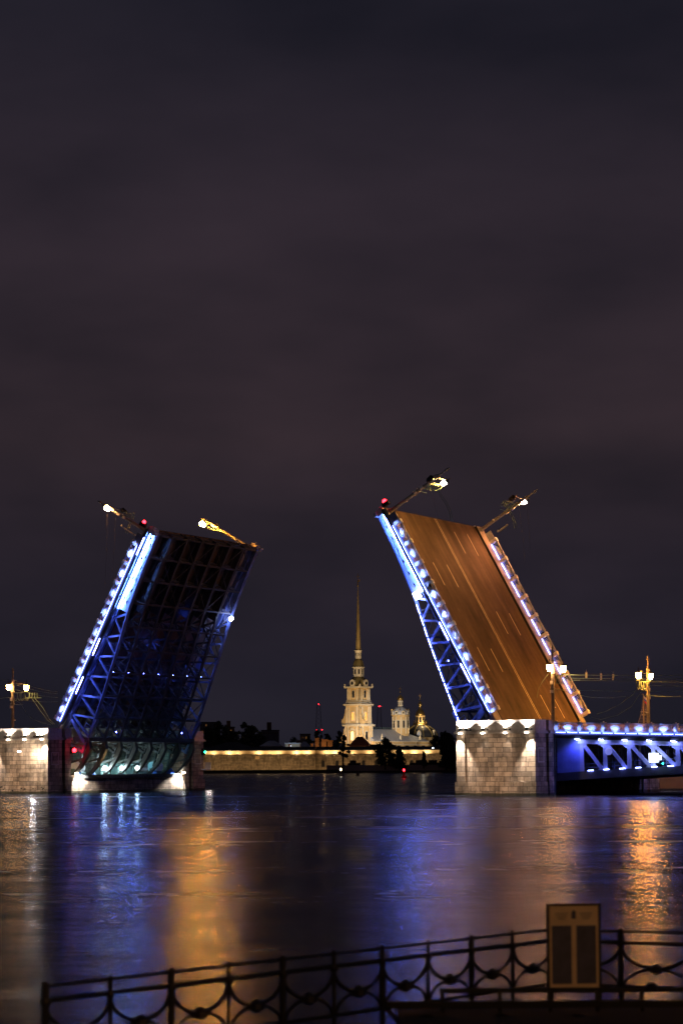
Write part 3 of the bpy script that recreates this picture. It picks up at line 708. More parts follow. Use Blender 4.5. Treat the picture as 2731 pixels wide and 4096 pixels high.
# ------------------------------------------------------------------ street lamps (poles that also carry the trolley wires)
def make_lamp(lit=(1, 1), tram=True, glow='lantern_glow'):
    root = thing('street_lamp', 'x', 'street lamp', None, 'street lamps of the bridge')
    p = MB()
    p.lathe([(.42, 0), (.42, .35), (.30, .6), (.27, 1.2), (.24, 5.5), (.23, 9.3), (.30, 9.35), (.30, 9.6), (.14, 9.75)], (0, 0, 0), 10)
    for z in (5.6, 7.6): p.lathe([(.3, 0), (.33, .05), (.33, .15), (.3, .2)], (0, 0, z), 10)
    p.build('pole', 'pole_paint', root)
    p = MB(); p.lathe([(.13, 9.7), (.12, 10.9), (.22, 10.95), (.2, 11.1), (.12, 11.2), (.17, 11.35), (.02, 11.7)], (0, 0, 0), 8); p.build('finial', 'pole_paint', root)
    p = MB(); p.beam((0, -.9, 9.15), (0, 3.4, 9.15), .1, .12); p.beam((0, 1.2, 8.85), (0, 3.0, 9.12), .05, .05); p.build('lamp_arm', 'pole_paint', root)
    for i, y in enumerate((3.4, -.95)):
        l = MB(); l.lathe([(.24, 8.0), (.36, 8.25), (.42, 8.85)], (0, y, 0), 8)
        lo = l.build('lantern', glow if lit[i] else 'glass_dark', root)
        c = MB(); c.lathe([(.46, 8.85), (.46, 8.92), (.22, 9.12), (.06, 9.2), (.05, 9.7), (.01, 9.75)], (0, y, 0), 8); c.lathe([(.1, 7.9), (.22, 8.0)], (0, y, 0), 8)
        for k in range(4):
            a = pi / 4 + k * pi / 2; c.beam((.25 * cos(a), y + .25 * sin(a), 8.0), (.43 * cos(a), y + .43 * sin(a), 8.87), .035, .035)
        c.build('lantern_cap', 'black_iron', lo)
    if tram:
        p = MB(); p.beam((0, 0, 7.5), (0, 4.4, 7.75), .09, .09); p.beam((0, 0, 5.6), (0, 2.6, 5.6), .06, .06); p.beam((0, .3, 8.1), (0, 3.6, 7.72), .05, .05)
        p.build('wire_arm', 'wire', root)
        for i, y in enumerate((.7, 1.7, 2.4, 3.6)):
            q = MB(); z0 = 7.5 + y * .05; pts = [(.5 * cos(t) * .4, y + .33 * cos(t), z0 - .75 * 0 - (1.3 * sin(t) if 0 <= t <= pi else 0)) for t in [pi * j / 8 for j in range(9)]]
            q.tube(pts, .05, 5); q.build('cable_loop', 'wire', root)
        p = MB(); p.box(-.2, .2, -.45, -.2, 6.2, 6.7); p.box(-.2, .2, -.45, -.2, 5.0, 5.4); p.beam((0, 0, 3.0), (0, .7, 3.0), .2, .12); p.build('switch_box', 'medallion_paint', root)
    return root
def place(o, M, label):
    o.matrix_world = M; o['label'] = label; return o
RZ = Matrix.Rotation(pi, 4, 'Z')
# upright on the fixed spans
l0 = make_lamp((1, 1), glow='lantern_dim'); place(l0, Mloc(MR, 11.7, -14.3, 9.2), 'upright lamp post with two lit lanterns beside the right pier parapet')
place(make_lamp((1, 1), glow='lantern_star'), Mloc(MR, 13.6, 14.4, 9.0) @ RZ, 'upright lamp post farther right behind the flag on the ship mast')
place(make_lamp((1, 1), glow='lantern_soft'), frame(W(-87.6, 7.2, 10.0 - 1.0), U, V, Z), 'upright lamp post at the left edge above the left pier')
# on the leaves, tipped over with them
lm = (1, 0)
a = make_lamp((1, 0)); place(a, LR @ Matrix.Translation((-36.9, -14.2, 0)), 'tilted lamp post on the near tip corner of the right leaf')
a2 = make_lamp((0, 1), glow='lantern_orange'); place(a2, LR @ Matrix.Translation((-36.9, 14.2, 0)) @ RZ, 'tilted lamp post on the far tip corner of the right leaf')
a3 = make_lamp((0, 1), glow='lantern_dim'); place(a3, LL @ Matrix.Translation((-36.9, 14.2, 0)) @ RZ, 'tilted lamp post on the near tip corner of the left leaf')
a4 = make_lamp((1, 0), glow='lantern_bright'); place(a4, LL @ Matrix.Translation((-36.9, -14.2, 0)), 'tilted lamp post on the far tip corner of the left leaf')
# unseen lamps added further along the bridge (off to the right) to light the deck
place(make_lamp((1, 1), glow='lantern_dim'), Mloc(MR, 44, -14.3, 8.2), 'unseen lamp post added beyond the right edge, near side of the span')
place(make_lamp((1, 1), glow='lantern_dim'), Mloc(MR, 46, 14.4, 8.1) @ RZ, 'unseen lamp post added beyond the right edge, far side of the span')

# ------------------------------------------------------------------ signal lights
def signal(name, label, M, glow, size=.3, hood=True, group='signal lights of the bridge'):
    root = thing(name, label, 'signal light', M, group)
    b = MB(); b.box(-.08, .5, -.28, .28, -.55, .55); b.build('housing', 'black_iron', root)
    l = MB(); l.lathe([(.05, -size), (size * .8, -size * .6), (size, 0), (size * .8, size * .6), (.05, size)], (-.25, 0, 0), 10); l.build('lens', glow, root)
    return root
signal('signal_light', 'red light at the tip corner of the left leaf', LL @ Matrix.Translation((-38.0, 15.3, .6)), 'red_glow', .28)
signal('signal_light', 'red light at the tip corner of the right leaf', LR @ Matrix.Translation((-38.0, -15.3, .6)), 'red_glow', .34)
signal('signal_light', 'red light on the left pier beside the machine pit', ML @ frame(Vector((-.4, 15.3, 6.9)), Vector((1, 0, 0)), Vector((0, 1, 0)), Vector((0, 0, 1))), 'red_glow', .32)
signal('signal_light', 'green light on the far tower of the left pier', ML @ Matrix.Translation((-.4, -20.6, 6.7)), 'green_glow', .18)

# ------------------------------------------------------------------ machinery in the left pit
def pit(name, label, cat, x, y, z, group=None):
    return thing(name, label, cat, ML @ Matrix.Translation((x, y, z)), group)
lab = ['left', 'middle', 'right']
for i, y in enumerate((6.9, 2.5, -1.8)):
    t = pit('work_lamp', ['bright work lamp leftmost in the machine pit', 'bright work lamp in the middle of the three in the pit', 'bright work lamp rightmost of the three in the pit'][i], 'work lamp', -.15, y, 2.96, 'work lamps in the machine pit')
    b = MB(); b.cyl((0, 0, 0), (0, 0, .8), .05, .05, 6); b.box(-.25, .25, -.25, .25, 0, .08); b.build('stand', 'steel_dark', t)
    r = (.34, .2, .26)[i]
    MB().lathe([(.05, .7), (r * .8, .8), (r, 1.0), (r * .8, 1.2), (.05, 1.3)], (0, 0, 0), 10).build('lamp_head', 'work_glow', t)
rs = random.Random(11)
for i, (y, wd, h) in enumerate(((12.4, 1.3, 1.5), (8.4, .9, 1.2), (-8.4, .8, 1.3), (-12.8, 1.4, 1.6))):
    t = MB(); n, m_ = 12, 6; o = 0
    for a in range(m_ + 1):
        for k in range(n):
            ph = a / m_ * pi / 2; rr = cos(ph) ** .7 * (1 + .16 * rs.uniform(-1, 1)); t.v.append((.55 * rr * cos(2 * pi * k / n), wd * .75 * rr * sin(2 * pi * k / n), h * sin(ph) * (1 + .08 * rs.uniform(-1, 1))))
    for a in range(m_):
        for k in range(n): t.f.append((a * n + k, a * n + (k + 1) % n, (a + 1) * n + (k + 1) % n, (a + 1) * n + k))
    t.f.append(tuple(range(n - 1, -1, -1)))
    o = t.build('tarpaulin', 'tarp_blue'); o.matrix_world = ML @ Matrix.Translation((1.2, y, 2.22))
    tag(o, ['blue tarpaulin bundle at the left end of the machine pit', 'small blue tarpaulin bundle beside the leftmost work lamp', 'narrow blue tarpaulin bundle right of the pale drum housings', 'wide blue tarpaulin bundle at the right end of the machine pit'][i], 'tarpaulin', 'blue tarpaulin bundles in the pit')
for i, y in enumerate((10.1, -6.7, -11.0)):
    t = pit('drive_housing', ['pale rounded drive housing behind the leftmost work lamp', 'pale rounded drive housing right of the work lamps', 'pale rounded drive housing nearest the far tower'][i], 'machine', 3.0, y, 2.2, 'drive housings in the pit')
    b = MB(); b.cyl((0, -.9, 1.9), (0, .9, 1.9), 1.0, 1.0, 16); b.build('drum', 'medallion_paint', t)
    b = MB(); b.box(-1, 1, -1, 1, 0, 1.2); b.box(-.3, .3, -1.3, 1.3, 1.2, 1.7); b.build('base', 'machine_green', t)
for i, y in enumerate((4.2, -.1, -4.3)):
    t = pit('gear_unit', ['toothed gear unit between the first two work lamps', 'toothed gear unit between the second and third work lamps', 'toothed gear unit right of the third work lamp'][i], 'machine', 2.0, y, 2.2, 'gear units in the pit')
    b = MB(); n = 24
    for k in range(n):
        a = 2 * pi * k / n; b.box(-.12, .12, -.1, .1, 1.0, 1.2, Matrix.Translation((0, 0, 1.1)) @ Matrix.Rotation(a, 4, 'X'))
    b.cyl((-.1, 0, 1.1), (.1, 0, 1.1), 1.02, 1.02, 24); b.build('gear', 'machine_green', t)
    b = MB(); b.box(.15, 1.4, -.9, .9, 0, 1.5); b.cyl((.6, -1.4, 2.4), (.6, 1.4, 2.4), .3, .3, 10); b.box(.3, .9, -1.2, -1.0, 1.5, 2.6); b.box(.3, .9, 1.0, 1.2, 1.5, 2.6); b.build('motor', 'machine_green', t)

# ------------------------------------------------------------------ overhead wires and slack cables
def wire(pts, label, r=.035, group='overhead trolley wires', parts=None, mt='wire', sag=0, n=14):
    m = MB(); P = []
    for a, b in zip(pts, pts[1:]):
        a, b = Vector(a), Vector(b)
        for i in range(n):
            t = i / n; p = a.lerp(b, t); p.z -= sag * 4 * t * (1 - t); P.append(p)
    P.append(Vector(pts[-1])); c = P[0].copy()
    m.tube([p - c for p in P], r, 4)
    o = m.build('overhead_wire', mt); o.location = c; tag(o, label, 'wire', group); return o
zz = 17.0
def spanpt(u, v, z): return W(u, v, z)
k = 0
lab_r = ['uppermost trolley wire running right from the near pier lamp post', 'second trolley wire down from the near pier lamp post', 'third trolley wire down from the near pier lamp post', 'lowest trolley wire running right from the near pier lamp post']
for (v, z, z2) in ((10.6, 16.9, 16.3), (9.6, 16.4, 15.8), (8.8, 16.1, 15.5), (8.4, 14.7, 14.0)):
    wire([W(11.7, v, z), W(44, v, z2), W(75, v, z2 - .8)], lab_r[k], sag=.25); k += 1
lab_f = ['upper trolley wire passing the far lamp post behind the flag', 'middle trolley wire passing the far lamp post behind the flag', 'lower trolley wire passing the far lamp post behind the flag']
for k, (v, z) in enumerate(((32.5, 16.6), (31.0, 16.0), (33.8, 14.5))):
    wire([W(13.6, v, z), W(46, v, z - .8), W(80, v, z - 1.6)], lab_f[k], sag=.25)
wire([W(12.0, 9.0, 14.7), at(2500, 2785, 268)], 'slanting cable from the near pier lamp post down to the right', sag=.6, group='slack cables')
P = [at(*q, 296) for q in ((2573, 2702), (2560, 2735), (2530, 2778), (2480, 2815), (2420, 2846), (2385, 2856))]
wire(P, 'upper slack cable drooping from the far lamp post to the right leaf end', group='slack cables', n=3)
P = [at(*q, 296) for q in ((2585, 2750), (2560, 2770), (2525, 2825), (2470, 2860), (2400, 2878), (2362, 2868))]
wire(P, 'lower slack cable drooping from the far lamp post to the right leaf end', group='slack cables', n=3)
P = [at(*q, 283) for q in ((2196, 2690), (2172, 2720), (2152, 2755), (2146, 2790))]
wire(P, 'thin cable hanging left of the near pier lamp post', r=.025, group='slack cables', n=3)
for i, (x, y) in enumerate(((2343, 2700), (2402, 2706), (2450, 2709))):
    q = at(x, y, 288); m = MB().box(-.13, .13, -.05, .05, -.45, .45); m.beam((0, 0, .45), (0, 0, .8), .03, .03)
    o = m.build('wire_weight', 'sign_white'); o.location = q
    tag(o, ['pale plate on the trolley wires nearest the pier lamp post', 'pale plate on the trolley wires between two other plates', 'pale plate on the trolley wires farthest from the pier lamp post'][i], 'plate', 'plates on the trolley wires')
# left side
ll = ['upper trolley wire leaving the left lamp post towards the leaf', 'second trolley wire from the left lamp post towards the leaf', 'third trolley wire from the left lamp post towards the leaf', 'lowest trolley wire from the left lamp post towards the leaf']
for i, (y0, y1) in enumerate(((2718, 2768), (2735, 2775), (2752, 2790), (2792, 2806))):
    wire([at(52, y0, 345), at(232, y1, 350)], ll[i], r=.025, sag=.3, n=8)
ll = ['upper trolley wire leaving the left edge of the picture', 'middle trolley wire leaving the left edge of the picture', 'lower trolley wire leaving the left edge of the picture']
for i, (y0, y1) in enumerate(((2720, 2712), (2742, 2738), (2790, 2796))):
    wire([at(40, y0, 345), at(-260, y1, 345)], ll[i], r=.035, sag=.2, n=6)
wire([at(130, 2795, 338), at(160, 2838, 336), at(190, 2880, 334), at(214, 2897, 332)], 'lit double cable dropping to the left leaf end', r=.05, group='slack cables', n=3)
wire([at(140, 2792, 338), at(172, 2830, 336), at(200, 2878, 334), at(220, 2897, 332)], 'second lit cable beside the one dropping to the left leaf end', r=.05, group='slack cables', n=3)
wire([at(50, 2790, 345), at(85, 2815, 343), at(105, 2850, 341), at(130, 2875, 339), at(165, 2890, 336), at(205, 2899, 334)], 'thin slack cable curving from the left lamp post to the leaf end', r=.02, group='slack cables', n=3)
t = thing('wire_spreader', 'spreader bar with upright insulators above the left pier', 'wire spreader', at(138, 2794, 338))
b = MB(); b.beam((-1.3, 0, .1), (1.2, 0, .1), .1, .1); b.beam((-1.3, 0, .1), (-2.0, 0, -.1), .05, .05); b.build('bar', 'wire', t)
for x in (-.75, -.35, .1, .5): MB().cyl((x, 0, .1), (x, 0, .95), .07, .05, 6).build('insulator', 'wire', t)
# wires hanging from the tipped lamps
hang = [((430, 2055), (420, 2345), 322, 'thin wire hanging leftmost from the left leaf near lamp'), ((463, 2070), (448, 2310), 322, 'thin wire hanging rightmost from the left leaf near lamp'),
        ((2072, 2017), (2098, 2245), 300, 'left wire hanging from the far lamp of the right leaf'), ((2103, 2010), (2118, 2205), 300, 'right wire hanging from the far lamp of the right leaf'),
        ((1721, 1955), (1747, 2075), 282, 'left wire hanging from the near lamp of the right leaf'), ((1754, 1915), (1762, 1950), 282, 'short wire hanging beside the near lantern of the right leaf')]
for (a_, b_, Y_, lb) in hang: wire([at(*a_, Y_), at((a_[0] + b_[0]) / 2 + 3, (a_[1] + b_[1]) / 2, Y_), at(*b_, Y_)], lb, r=.014, mt='wire_dark', group='wires hanging from the tipped lamps', n=4)
for nm, pts, Y_ in (('cable bundle hanging from the near lamp arm of the right leaf', ((1745, 1955), (1760, 1985), (1778, 2010), (1795, 2045), (1803, 2085)), 282), ('cable bundle hanging from the far lamp arm of the right leaf', ((2008, 2005), (2022, 2030), (2040, 2058), (2052, 2085), (2058, 2115)), 300), ('cable bundle hanging from the near lamp arm of the left leaf', ((535, 2050), (524, 2080), (512, 2108), (502, 2135)), 322)):
    wire([at(*q, Y_) for q in pts], nm, r=.05, group='cable bundles on the tipped lamps', n=2)
    wire([at(q[0] + 8, q[1], Y_) for q in pts], nm.replace('cable bundle', 'second cable beside the bundle'), r=.04, group='cable bundles on the tipped lamps', n=2)
for p0, p1, Y_, lb in (((488, 2105), (545, 2145), 322, 'short bracket pole sticking out of the left leaf railing end'), ((1990, 2128), (2030, 2098), 300, 'short bracket pole beyond the far railing of the right leaf')):
    a_, b_ = at(*p0, Y_), at(*p1, Y_); t = MB().cyl((0, 0, 0), b_ - a_, .1, .14, 6); t.cyl((0, 0, 0), (0, 0, .35), .18, .1, 6)
    o = t.build('bracket_pole', 'pole_paint'); o.location = a_; tag(o, lb, 'bracket pole', 'bracket poles at the leaf tips')

# ------------------------------------------------------------------ river and far bank
m = MB(); m.add([(-6000, -50, 0), (6000, -50, 0), (6000, 9000, 0), (-6000, 9000, 0)], [(0, 1, 2, 3)])
tag(m.build('water', 'river_water'), 'dark river with long coloured reflections', 'water', kind='structure')
def ground(name, x0, x1, y0, y1, z, m_, lab):
    g = MB().box(x0, x1, y0, y1, -2, z); return tag(g.build(name, m_), lab, 'ground', kind='structure')
ground('far_bank', -1800, 1800, 984, 6000, 1.0, 'earth', 'dark island ground beyond the river')
ground('lawn', -75, 0, 985, 1000, 1.6, 'grass', 'narrow grass strip below the fortress wall')
def px(x, Y): return at(x, 3055, Y).x
def pz(y, Y, x=1365): return at(x, y, Y).z

# fortress wall: battered lower face, cordon, floodlit upper band, parapet
def fort(name, label, x0, x1, Y, yt=2999, yb=3080, arches=(), nlights=8, skew=0, lp=400):
    root = thing(name, label, 'fortress wall', (x0, Y, 1.0))
    L_ = x1 - x0; zt = pz(yt, Y) - 1; zc = pz(3019, Y) - 1; 
    g = MB(); g.prism([(-1.6, 0), (0, zc), (14, zc), (14, 0)], 0, L_, 'x'); g.build('lower_wall', 'fort_stone', root)
    g = MB(); g.box(0, L_, -.5, 0, zc, zc + .35); g.build('cordon', 'fort_stone', root)
    g = MB(); g.box(0, L_, 0, 12, zc + .351, zt - .3); g.build('upper_wall', 'plaster_cream', root)
    g = MB(); g.box(-.2, L_ + .2, -.7, 12.4, zt - .3, zt); g.prism([(-.7, zt), (12.4, zt), (5, zt + 1.6)], 0, L_, 'x'); g.build('parapet_roof', 'roof_dark', root)
    for x, h in arches:
        xl = x - x0; a = MB(); pts = [(xl - .75, 2.0), (xl + .75, 2.0)] + [(xl + .75 * cos(t), 2.0 + h + .75 * sin(t)) for t in [pi * j / 8 for j in range(9)]]
        a.prism(pts, -1.6, -.9); a.build('arched_window', 'dark_gap', root)
    for i in range(nlights):
        x = L_ * (i + .5) / nlights + random.uniform(-2, 2)
        f = MB().box(x - .8, x + .8, -1.3, -1.0, zc + .36, zc + .55); fo = f.build('wall_lamp', 'black_iron', root)
        light('SPOT', 'wall_lamp_beam', lp * random.choice((.8, 1.0, 1.3, 1.9)), (1, .80, .52), fo, (x, -1.6, zc + .7), (x, 0, zc + 1.9), radius=.3, cone=160, blend=.4)
        if i % 2 == 0: light('SPOT', 'wall_lamp_wash', lp * 6.0, (1, .62, .32), fo, (x + 3, -14, 1.2), (x + 3, 0, 3.5), radius=.5, cone=120, blend=.8)
    return root
Yb = 1000
fort('bastion', 'long low floodlit bastion wall left of the cathedral', px(780, Yb), px(1262, Yb), Yb, nlights=9)
fort('curtain_wall', 'floodlit fortress wall with small arched openings below the cathedral', px(1263, Yb + 14), px(1812, Yb + 14), Yb + 14, arches=[(px(x, Yb + 14), 2.4) for x in (1293, 1348, 1404, 1453, 1505, 1645, 1738, 1785)], nlights=9)
# bits of the left bastion's corner and plaque
g = MB().box(0, 2.2, -.3, .3, 0, 1.6); o = g.build('wall_plaque', 'plaster_cream'); o.location = (px(1021, Yb), Yb - .4, pz(3035, Yb)); tag(o, 'pale stone plaque set on the bastion wall', 'plaque')
# low quay parapet in front of the curtain wall
g = MB(); x0 = px(1306, 992); g.box(0, px(1830, 992) - x0, 0, 1, 0, 2.6); g.box(-.2, px(1830, 992) - x0, -.2, 1.2, 2.6, 2.9)
o = g.build('quay_wall', 'granite_smooth'); o.location = (x0, 990, .9); tag(o, 'low dark quay wall at the foot of the fortress', 'quay wall')
for i, x in enumerate((1416, 1690, 1735)):
    g = MB(); wv = (3.2, 6.5, 5)[i]; g.box(-wv, wv, 0, 3, 0, 3.0); g.box(-wv * .55, wv * .3, 0, 3, 3.0, 4.2)
    o = g.build('quay_house', 'roof_dark'); o.location = (px(x, 995), 993, 1.9); tag(o, ['dark low hut on the quay below the red roofed house', 'dark stepped gate block on the quay by the pointed tree', 'dark low hut on the quay near the right pier'][i], 'hut', 'huts on the quay')

# ------------------------------------------------------------------ cathedral
YC = 1180.0; PHI = radians(39.5); mp_ = YC / F
cc = Vector((px(1435, YC), YC, 0))
ex_, ey_ = Vector((cos(PHI), -sin(PHI), 0)), Vector((sin(PHI), cos(PHI), 0))
MC = frame(Vector((cc.x, cc.y, 1)), ex_, ey_, Z)
ca_ = thing('cathedral', 'cream cathedral with tall gilded needle spire behind the fortress wall', 'cathedral', MC)
def cz(y): return pz(y, YC, 1435) - 1
h = 4.85
def sqst(zb, zt, hw, name, m_='plaster_cream', parent=ca_):
    return MB().box(-hw, hw, -hw, hw, zb, zt).build(name, m_, parent)
sqst(0, cz(2905), h + .9, 'tower_base'); sqst(cz(2905), cz(2822), h + .35, 'tower_stage'); sqst(cz(2822), cz(2752), h - .25, 'tower_stage')
g = MB()
for y, ex1, th in ((2905, 2.0, 1.0), (2899, 1.2, .5), (2822, 1.5, .9), (2812, .55, .4), (2805, .35, .3), (2752, 1.2, .8)):
    g.box(-h - ex1, h + ex1, -h - ex1, h + ex1, cz(y) - .1, cz(y) + th)
g.build('tower_cornice', 'plaster_white', ca_)
g = MB()
for zb, zt, hw in ((cz(2975), cz(2905), h + .9), (cz(2895), cz(2826), h + .35), (cz(2803), cz(2757), h - .25)):
    for t in (-1, -.62, .62, 1):
        for a, b in ((t, -1), (1, t)):
            x, y = a * hw * .93, b * hw * .93
            if b == -1: g.box(x - .45, x + .45, -hw - .28, -hw, zb, zt)
            if a == 1: g.box(hw, hw + .28, y - .45, y + .45, zb, zt)
g.build('pilasters', 'plaster_white', ca_)
def archwin(y_c, hh, hw, wall, m_, axis, parent=ca_, frame_=True):
    zc = cz(y_c); pts = [(-hw, zc - hh), (hw, zc - hh)] + [(hw * cos(t), zc + hh - hw + hw * sin(t)) for t in [pi * j / 8 for j in range(9)]]
    fr = [(p[0] * 1.45, zc + (p[1] - zc) * 1.18) for p in pts]
    if axis == 'y':
        f = MB().prism(fr, -wall - .22, -wall, 'y').build('window_frame', 'plaster_white', parent); MB().prism(pts, -wall - .3, -wall - .22, 'y').build('pane', m_, f)
    else:
        f = MB().prism(fr, wall, wall + .22, 'x').build('window_frame', 'plaster_white', parent); MB().prism(pts, wall + .22, wall + .3, 'x').build('pane', m_, f)
for ax in ('y', 'x'):
    archwin(2777, 2.1, .75, h - .25, 'glass_dark', ax)
    archwin(2865, 2.4, .85, h + .35, 'window_glow', ax)
    archwin(2943, 2.5, .95, h + .9, 'window_glow_hot' if ax == 'y' else 'glass_dark', ax)
# side volutes
def volute(zb, zt, hw, out):
    g = MB(); n = 10; pts = [(-hw, zt)] + [(-hw - out * .25 - out * .75 * (t ** 2.5), zt + (zb + 2.6 - zt) * t) for t in [j / n for j in range(1, n + 1)]]
    pts += [(-hw - out * 1.15 - .6 * sin(a), zb + 1.3 + 1.3 * cos(a)) for a in [pi * j / 6 for j in range(1, 7)]] + [(-hw, zb)]
    g.prism(pts, -hw - .3, -hw + .9); g.prism([(-a, b) for a, b in pts], -hw - .3, -hw + .9)
    return g.build('volute', 'plaster_cream', ca_)
volute(cz(2895), cz(2832), h + .35, 2.3); volute(cz(2972), cz(2912), h + .9, 3.0)
# pediment on the lowest stage
MB().prism([(-2.6, cz(2922)), (2.6, cz(2922)), (0, cz(2909))], -h - 1.5, -h - .9).build('pediment', 'plaster_white', ca_)
# corner ornaments on the top cornice
for sx in (-1, 1):
    for sy in (-1, 1):
        MB().lathe([(.6, 0), (.8, .4), (.3, .9), (.55, 1.3), (.1, 1.9)], (sx * (h + .9), sy * (h + .9), cz(2752) + .7), 8).build('urn', 'plaster_white', ca_)
g = MB().lathe([(6.1, cz(2751)), (6.0, cz(2745)), (5.6, cz(2735)), (5.0, cz(2724)), (4.2, cz(2715)), (3.3, cz(2709)), (3.0, cz(2706))], n=8, rot=pi / 8); g.build('bell_roof', 'gilt_copper', ca_)
for ax in (0, 1):
    m0 = MB(); z0 = cz(2734)
    prof = [(-1.9, z0 - 2.6), (1.9, z0 - 2.6), (1.5, z0 - 1.2), (1.8, z0 + .6), (1.2, z0 + 1.8), (0, z0 + 2.4), (-1.2, z0 + 1.8), (-1.8, z0 + .6), (-1.5, z0 - 1.2)]
    if ax == 0: m0.prism(prof, -5.9, -4.4, 'y')
    else: m0.prism(prof, 4.4, 5.9, 'x')
    fo = m0.build('clock_frame', 'plaster_white', ca_)
    c = MB()
    if ax == 0: c.cyl((0, -6.0, z0), (0, -5.9, z0), .95, .95, 16)
    else: c.cyl((5.9, 0, z0), (6.0, 0, z0), .95, .95, 16)
    c.build('clock_face', 'glass_dark', fo)
def drum(y0, y1, hw, nwin, hh, ww, parent=ca_, c=(0, 0), m_='plaster_white', nm='drum', sides=8):
    z0, z1 = cz(y0), cz(y1); o = MB().lathe([(hw, z0), (hw, z1 - .5), (hw + .5, z1 - .4), (hw + .6, z1)], (c[0], c[1], 0), sides, rot=pi / sides).build(nm, m_, parent)
    for k in range(nwin):
        a = 2 * pi * k / nwin; M_ = Matrix.Translation((c[0], c[1], 0)) @ Matrix.Rotation(a, 4, 'Z'); ap = hw * cos(pi / sides) if sides == nwin else hw
        MB().box(ap - .1, ap + .06, -ww, ww, (z0 + z1) / 2 - hh, (z0 + z1) / 2 + hh, M_).build('window', 'glass_dark', o)
    return o
drum(2707, 2668, 3.3, 8, 1.4, .45)
MB().lathe([(3.5, cz(2667)), (3.3, cz(2661)), (3.0, cz(2652)), (2.6, cz(2643)), (1.9, cz(2637)), (1.8, cz(2635))], n=8, rot=pi / 8).build('upper_bell_roof', 'gilt_copper', ca_)
drum(2635, 2602, 1.85, 8, .95, .26)
MB().lathe([(1.72, cz(2602)), (1.5, cz(2590)), (.16, cz(2348))], n=8, rot=pi / 8).build('spire', 'spire_gilt', ca_)
zb_ = cz(2344); MB().lathe([(.1, -.6), (.55, -.3), (.65, 0), (.5, .4), (.1, .65)], (0, 0, zb_), 12).build('orb', 'gold', ca_, True)
a = MB(); a.lathe([(.15, .6), (.45, 1.3), (.3, 2.4), (.4, 3.1), (.15, 3.4), (.24, 3.7), (.05, 4.0)], (0, 0, zb_), 8); a.add([(.1, 0, zb_ + 2.2), (1.2, .9, zb_ + 4.2), (.9, .6, zb_ + 2.6), (.1, 0, zb_ + 3.0), (.15, .1, zb_ + 2.6)], [(0, 1, 2), (0, 3, 1), (3, 4, 1), (4, 2, 1)])
a.build('angel', 'gold', ca_)
a = MB(); a.box(-.12, .12, -.12, .12, zb_ + 3.6, zb_ + 7.2); a.beam((-1.0, 0, zb_ + 5.8), (1.0, 0, zb_ + 5.8), .2, .2)
for q in ((-1.0, 5.8), (1.0, 5.8), (0, 7.2)): a.lathe([(.05, -.25), (.24, 0), (.05, .25)], (q[0], 0, zb_ + q[1]), 6)
a.build('cross', 'gold', ca_)
# nave
g = MB().box(-10, 8.2, 5, 57, 0, cz(2964)); g.build('nave_wall', 'plaster_cream', ca_)
g = MB(); g.box(-10.4, 8.7, 5, 57.4, cz(2964) - .5, cz(2964)); g.box(8.2, 8.5, 5, 57.2, cz(2979), cz(2979) + .4)
g.build('nave_cornice', 'plaster_white', ca_)
ze, zr = cz(2964), cz(2916)
g = MB(); g.add([(-10.6, 4, ze), (8.9, 4, ze), (8.9, 57.8, ze), (-10.6, 57.8, ze), (-.9, 4, zr), (-.9, 37, zr)], [(0, 3, 2, 1), (0, 1, 4), (1, 2, 5, 4), (2, 3, 5), (3, 0, 4, 5)]); g.build('nave_roof', 'roof_metal', ca_)
g = MB()
for i in range(16): g.box(-.9, -.8, 8 + i * 1.6, 8.08 + i * 1.6, zr, zr + 1.0)
g.box(-.9, -.8, 8, 33, zr + .95, zr + 1.05); g.build('ridge_railing', 'wire', ca_)
for y in (12, 30, 49): 
    c = MB().box(7.0, 7.9, y, y + .9, ze + .5, ze + 3.0); c.lathe([(.25, 0), (.1, 1.2), (.02, 1.8)], (7.45, y + .45, ze + 3.0), 6); c.build('roof_pinnacle', 'plaster_white', ca_)
g = MB()
for y in (17, 31, 44): g.tube([(8.6, y, ze), (8.9, y, ze - 1.5), (8.6, y + .6, ze - 2.5), (8.6, y + .6, ze - 6)], .12, 5)
g.build('downpipe', 'plaster_white', ca_)
for i in range(6):
    MB().box(8.2, 8.35, 10 + i * 8, 13 + i * 8, cz(2992), cz(2982)).build('window', 'glass_dark', ca_)
# main drum and dome over the nave
DC = (0, 40)
def dz_(y): return cz(y) * 1.02
g = MB().lathe([(5.0, dz_(2945)), (5.0, dz_(2866)), (5.5, dz_(2865)), (5.7, dz_(2860))], (0, 40, 0), 24); g.build('dome_drum', 'plaster_cream', ca_)
for k in range(10):
    M_ = Matrix.Translation((0, 40, 0)) @ Matrix.Rotation(2 * pi * k / 10 + .1, 4, 'Z')
    f = MB().box(4.95, 5.15, -.95, .95, dz_(2914), dz_(2880), M_).build('window_frame', 'plaster_white', ca_); MB().box(5.15, 5.2, -.6, .6, dz_(2912), dz_(2883), M_).build('pane', 'glass_dark', f)
    M2 = Matrix.Translation((0, 40, 0)) @ Matrix.Rotation(2 * pi * (k + .5) / 10 + .1, 4, 'Z'); MB().box(4.9, 5.3, -.35, .35, dz_(2935), dz_(2868), M2).build('pilaster', 'plaster_white', ca_)
g = MB().lathe([(5.3, dz_(2860)), (5.0, dz_(2848)), (4.6, dz_(2842)), (4.3, dz_(2838)), (3.4, dz_(2831)), (1.9, dz_(2826))], (0, 40, 0), 24); g.build('dome', 'roof_metal', ca_, True)
